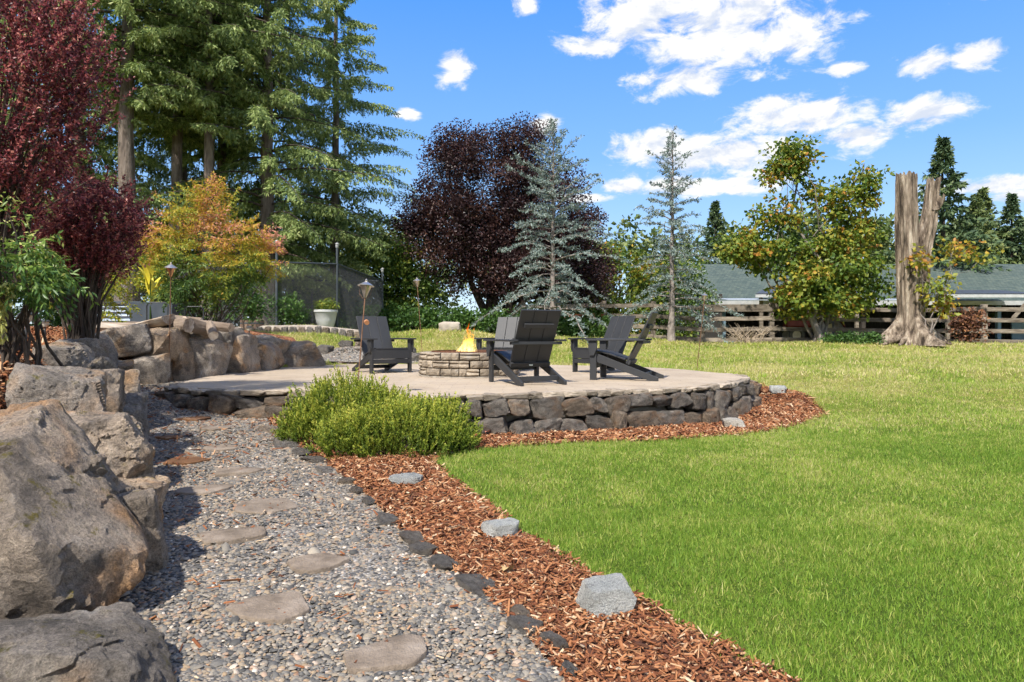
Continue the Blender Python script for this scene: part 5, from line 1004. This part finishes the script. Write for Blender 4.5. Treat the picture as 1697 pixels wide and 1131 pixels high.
heather('taller bushy heather mound in yellow-green against the patio wall', (-1.75,6.5), [(-1.58,6.5,.20,.52,.42,.44,1.0),(-1.86,6.35,.13,.30,.30,.28,.4),(-1.2,6.55,.18,.38,.3,.34,.45)], 3, 1500)
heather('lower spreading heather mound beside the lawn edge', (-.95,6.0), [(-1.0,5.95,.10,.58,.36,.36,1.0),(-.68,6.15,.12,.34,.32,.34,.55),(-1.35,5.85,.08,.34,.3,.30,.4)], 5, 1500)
# barberry
def barberry(label, base, ells, shoots, seed, per):
    rng = np.random.default_rng(seed); t = thing('barberry', label, 'shrub', (base[0], base[1], gz(*base)-.03), 0, 'purple barberries on the raised bed'); o = np.array(t.location); C = clusters([(a-o[0], b_-o[1], c-o[2], d, e, f, n) for a, b_, c, d, e, f, n in ells], rng, .5); A = []; B = []; wood = []
    for c in C:
        out = unit(c*np.array([1, 1, .35])+rng.normal(size=3)*.25); g = unit(out*.8+np.array([0, 0, .35])+rng.normal(size=3)*.35); L = rng.uniform(.18, .5); A.append(c-g*L*.5); B.append(c+g*L*.5)
    for (x0, y0, z0), (x1, y1, z1) in shoots:
        p = np.array(bend((x0-o[0], y0-o[1], z0-o[2]), (x1-o[0], y1-o[1], z1-o[2]), 5, rng, .05)); A += list(p[:-1]); B += list(p[1:]); wood.append(([tuple(q) for q in p], [.006]*6))
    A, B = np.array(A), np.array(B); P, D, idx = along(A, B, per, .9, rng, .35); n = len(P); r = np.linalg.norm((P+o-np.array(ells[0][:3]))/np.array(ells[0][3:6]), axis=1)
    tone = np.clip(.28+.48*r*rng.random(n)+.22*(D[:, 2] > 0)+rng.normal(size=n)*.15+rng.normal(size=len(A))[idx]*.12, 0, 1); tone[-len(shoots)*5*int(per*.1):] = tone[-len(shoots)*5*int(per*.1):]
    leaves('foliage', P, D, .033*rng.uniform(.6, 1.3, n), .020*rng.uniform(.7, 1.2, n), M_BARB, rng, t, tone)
    for i in rng.choice(len(C), min(110, len(C)), replace=False):
        c = C[i]; m = np.array([c[0]*.35, c[1]*.35, c[2]*.62]); wood.append(([tuple(np.array([rng.normal()*.12, rng.normal()*.12, 0])), tuple(m*.5+np.array([rng.normal()*.05, 0, 0])), tuple(m), tuple((m+c)/2+np.array([0, 0, .08])), tuple(c)], [.016, .012, .009, .006, .004]))
    tubes('stems', wood, M_BARKD, 5, t)
barberry('tall purple-red barberry towering over the raised bed', (-4.75,6.2), [(-4.50,6.0,3.35,.95,.8,1.15,900),(-4.55,6.0,2.5,.75,.7,.45,190),(-3.98,5.9,3.5,.32,.5,.6,170)],
   [((-4.0,6,3.35),(-3.36,5.9,3.55)),((-3.95,6,2.85),(-3.46,5.9,3.02)),((-4.2,6,3.6),(-3.72,5.9,4.0)),((-4.1,6,2.2),(-3.6,5.9,2.45)),((-4.0,6,3.1),(-3.55,5.8,3.25))], 7, 105)
barberry('lower rounded red barberry leaning over the bed behind the tall one', (-4.6,7.3), [(-4.34,7.2,2.2,.42,.5,.50,520),(-4.8,7.2,2.0,.42,.5,.42,240)], [((-4.4,7.2,2.4),(-4.2,7.1,2.85)),((-4.3,7.2,2.1),(-4.02,7.1,2.2))], 8, 105)
# compound-leaved shrubs: fronds with leaflet pairs
def frond_shrub(name, label, base, ells, seed, mat, frond, LL, LW, tone_fn, stems, group=None, droop=.25, pairs=9):
    rng = np.random.default_rng(seed); t = thing(name, label, 'shrub', (base[0], base[1], gz(*base)-.03), 0, group); o = np.array(t.location); C = clusters([(a-o[0], b_-o[1], c-o[2], d, e, f, n) for a, b_, c, d, e, f, n in ells], rng, .4); cen = np.array(ells[0][:3])-o; A = []; B = []
    for c in C:
        out = c-cen; out[2] *= .5; g = unit(unit(out)+np.array([0, 0, .25-droop])+rng.normal(size=3)*.35); L = frond*rng.uniform(.6, 1.2); side = unit(np.cross(g, np.array([0, 0, 1.0])+rng.normal(size=3)*.2))
        for k in range(4):
            p = c+g*L*(k/4); A.append(p); B.append(c+g*L*((k+1)/4)+np.array([0, 0, -droop*.05*k]))
            for s in (-1, 1): A.append(p); B.append(p+unit(g*.6+side*s)*L*(.55-.1*k)+np.array([0, 0, -droop*.12*L]))
    A, B = np.array(A), np.array(B); P, D, idx = along(A, B, pairs/frond*1.6, .75, rng, .2); n = len(P); D[:, 2] -= droop*.6
    leaves('foliage', P, unit(D), LL*rng.uniform(.65, 1.25, n), LW*rng.uniform(.75, 1.2, n), mat, rng, t, np.clip(tone_fn(P+o, rng), 0, 1), .15)
    w = []
    for i in range(stems):
        c = C[rng.integers(len(C))]; w.append((bend((rng.normal()*.12, rng.normal()*.12, -.02), tuple(c), 5, rng, .08), [.013, .012, .010, .008, .006, .004]))
    tubes('stems', w, M_BARKD, 5, t); return t
frond_shrub('nandina', 'large orange, yellow and green shrub behind the stacked firewood', (-5.2,11.6), [(-5.0,11.5,2.45,.9,.8,.72,200),(-5.35,11.4,3.0,.45,.5,.5,55),(-5.0,11.4,3.25,.25,.3,.32,26),(-5.75,11.4,2.7,.32,.4,.3,28),(-4.45,11.4,2.35,.55,.5,.4,60),(-5.1,11.2,1.95,.7,.5,.4,80)], 12, M_NAND, .34, .062, .021,
   lambda P, r: np.interp(P[:, 2], [1.5, 2.0, 2.4, 2.8, 3.2], [.14, .26, .58, .80, .66])+r.normal(size=len(P))*.13+.15*np.sin(P[:, 0]*5+P[:, 1]*4)+.18*np.maximum(0, P[:, 0]+4.7), 30, droop=.3)
frond_shrub('nandina', 'green shrub with drooping pointed leaflets and a few cream leaves above the path light', (-3.72,5.15), [(-3.74,5.0,1.60,.34,.4,.26,56),(-3.85,5.0,1.80,.32,.4,.22,28),(-3.48,5.0,1.50,.18,.3,.16,14)], 13, M_NANG, .22, .062, .019, lambda P, r: .62+(P[:, 2]-1.6)*.6+r.normal(size=len(P))*.18, 22, droop=.6, pairs=6)
frond_shrub('nandina', 'pale cream-leaved sprig hanging at the edge of the green shrub', (-3.78,4.85), [(-3.60,4.75,1.36,.05,.05,.12,7)], 14, M_NANG, .16, .06, .022, lambda P, r: r.normal(1.0, .05, len(P)), 3, droop=1.2, pairs=6)
frond_shrub('young_shrub', 'thin bamboo-like shrub with yellow-green leaves before the corrugated planter', (-6.15,9.9), [(-6.2,9.9,2.0,.5,.5,.36,44),(-6.6,10,2.2,.5,.5,.36,36),(-6.0,9.9,1.6,.32,.3,.3,16)], 15, M_YELL, .26, .06, .02, lambda P, r: r.normal(.55, .25, len(P)), 9, droop=.3)
frond_shrub('young_shrub', 'yellow-green feathery shrub between the two barberries', (-5.2,8.3), [(-5.3,8.3,1.95,.55,.5,.4,50)], 16, M_YELL, .24, .05, .016, lambda P, r: r.normal(.5, .22, len(P)), 8, droop=.35)
# vine and flowers round the planter
for i, (x, y, ells, m, seed, lab, tf) in enumerate(((-9.3,16.6,[(-9.2,16.6,2.7,.55,.4,.75,46),(-8.6,16.6,2.3,.4,.3,.5,26)],M_YELL,81,'yellow-green vine climbing behind the corrugated planter',None),
      (-7.6,16.0,[(-7.7,16,1.95,.55,.3,.22,34)],M_GREEN,82,'low green planting filling the corrugated planter',None),
      (-6.3,15.6,[(-6.2,15.6,1.95,.7,.4,.6,60)],M_IVY,83,'grey-green bush behind the orange shrub, inside the wire run',None),
      (-4.4,13.9+3.4,[(-5.9,17.6,1.75,.55,.4,.45,40)],M_IVY,84,'grey-green bush behind the slatted tub',None))):
    broadleaf('garden_plant', lab, (ells[0][0], ells[0][1]), ells, 34, .22, .075, .05, m, seed, [(ells[0][0], ells[0][1], ells[0][2], .012)], 'plants round the wire run', cat='plant', limbs=10)
# canna with big yellow leaves
cn = thing('canna', 'canna plant with large upright yellow leaves by the corrugated planter', 'plant', (-7.9, 14.9, gz(-7.9, 14.9)))
M_CANNA = simple_mat('canna_leaf', [(.3, (.42,.38,.03)), (.7, (.62,.52,.05))], 5, .5, .2, 20, vary=.3); crs = random.Random(5)
for k in range(6):
    a = k*1.05; z0 = .55+.11*k; L = .62; b = MB(); vs = []
    for j in range(9):
        u = j/8; w = .085*math.sin(math.pi*min(1, u*.9+.08))**.8; c = (math.cos(a)*(.03+.26*u*u), math.sin(a)*(.03+.2*u*u), z0+L*u*(1-.18*u)); vs += [(c[0]-math.sin(a)*w, c[1]+math.cos(a)*w, c[2]+.02), c, (c[0]+math.sin(a)*w, c[1]-math.cos(a)*w, c[2]+.02)]
    b.add(vs, [(j*3+i, j*3+i+1, j*3+4+i, j*3+3+i) for j in range(8) for i in range(2)]); b.build('leaf', M_CANNA, cn, True)
MB().tube([(0, 0, -.02), (.01, 0, .5), (0, .01, 1.25)], [.02, .016, .008], 6).build('stem', M_GREEN, cn, True)
# thin twiggy and dead shrubs at the fence
tw = thing('bare_shrub', 'low leafless twiggy shrub in front of the wooden fence', 'shrub', (7.5, 21.7, gz(7.5, 21.7))); rng = np.random.default_rng(6); pl = []
for k in range(46):
    a = rng.uniform(0, 6.28); L = rng.uniform(.5, 1.0); e = (math.cos(a)*L*.95, math.sin(a)*L*.5, L*rng.uniform(.3, .75)); p = bend((rng.normal()*.15, rng.normal()*.08, -.02), e, 5, rng, .12); pl.append((p, [.012, .011, .009, .007, .005, .003])); q = p[3]; pl.append((bend(q, (q[0]+rng.normal()*.2, q[1]+rng.normal()*.1, q[2]+.22), 3, rng), [.006, .005, .004, .003]))
M_TWIG = simple_mat('pale_twig', [(.3, (.26,.20,.14)), (.7, (.42,.34,.25))], 10, .9, .2, 40); tubes('twigs', pl, M_TWIG, 4, tw)
x, y = 10.1, 21.0; y = 21.2; x = (1385-848.5)/1131*y
broadleaf('dead_shrub', 'dead brown shrub between the stump and the fence post', (14.35, 21.5), [(14.35,21.5,1.35,.42,.35,.62,46)], 22, .3, .11, .07, M_DEAD, 86, [(14.2,21.5,1.9,.014),(14.5,21.5,1.8,.014)], cat='shrub', limbs=26, shell=.1)
z = gz(10.9, 21.3); broadleaf('ground_plant', 'low green ground plants between maple stems and the stump roots', (10.6, 21.2), [(10.6,21.2,z+.12,.9,.4,.16,60)], 30, .2, .08, .06, M_IVY, 87, [(10.6,21.2,z+.1,.01)], cat='plant', limbs=0)
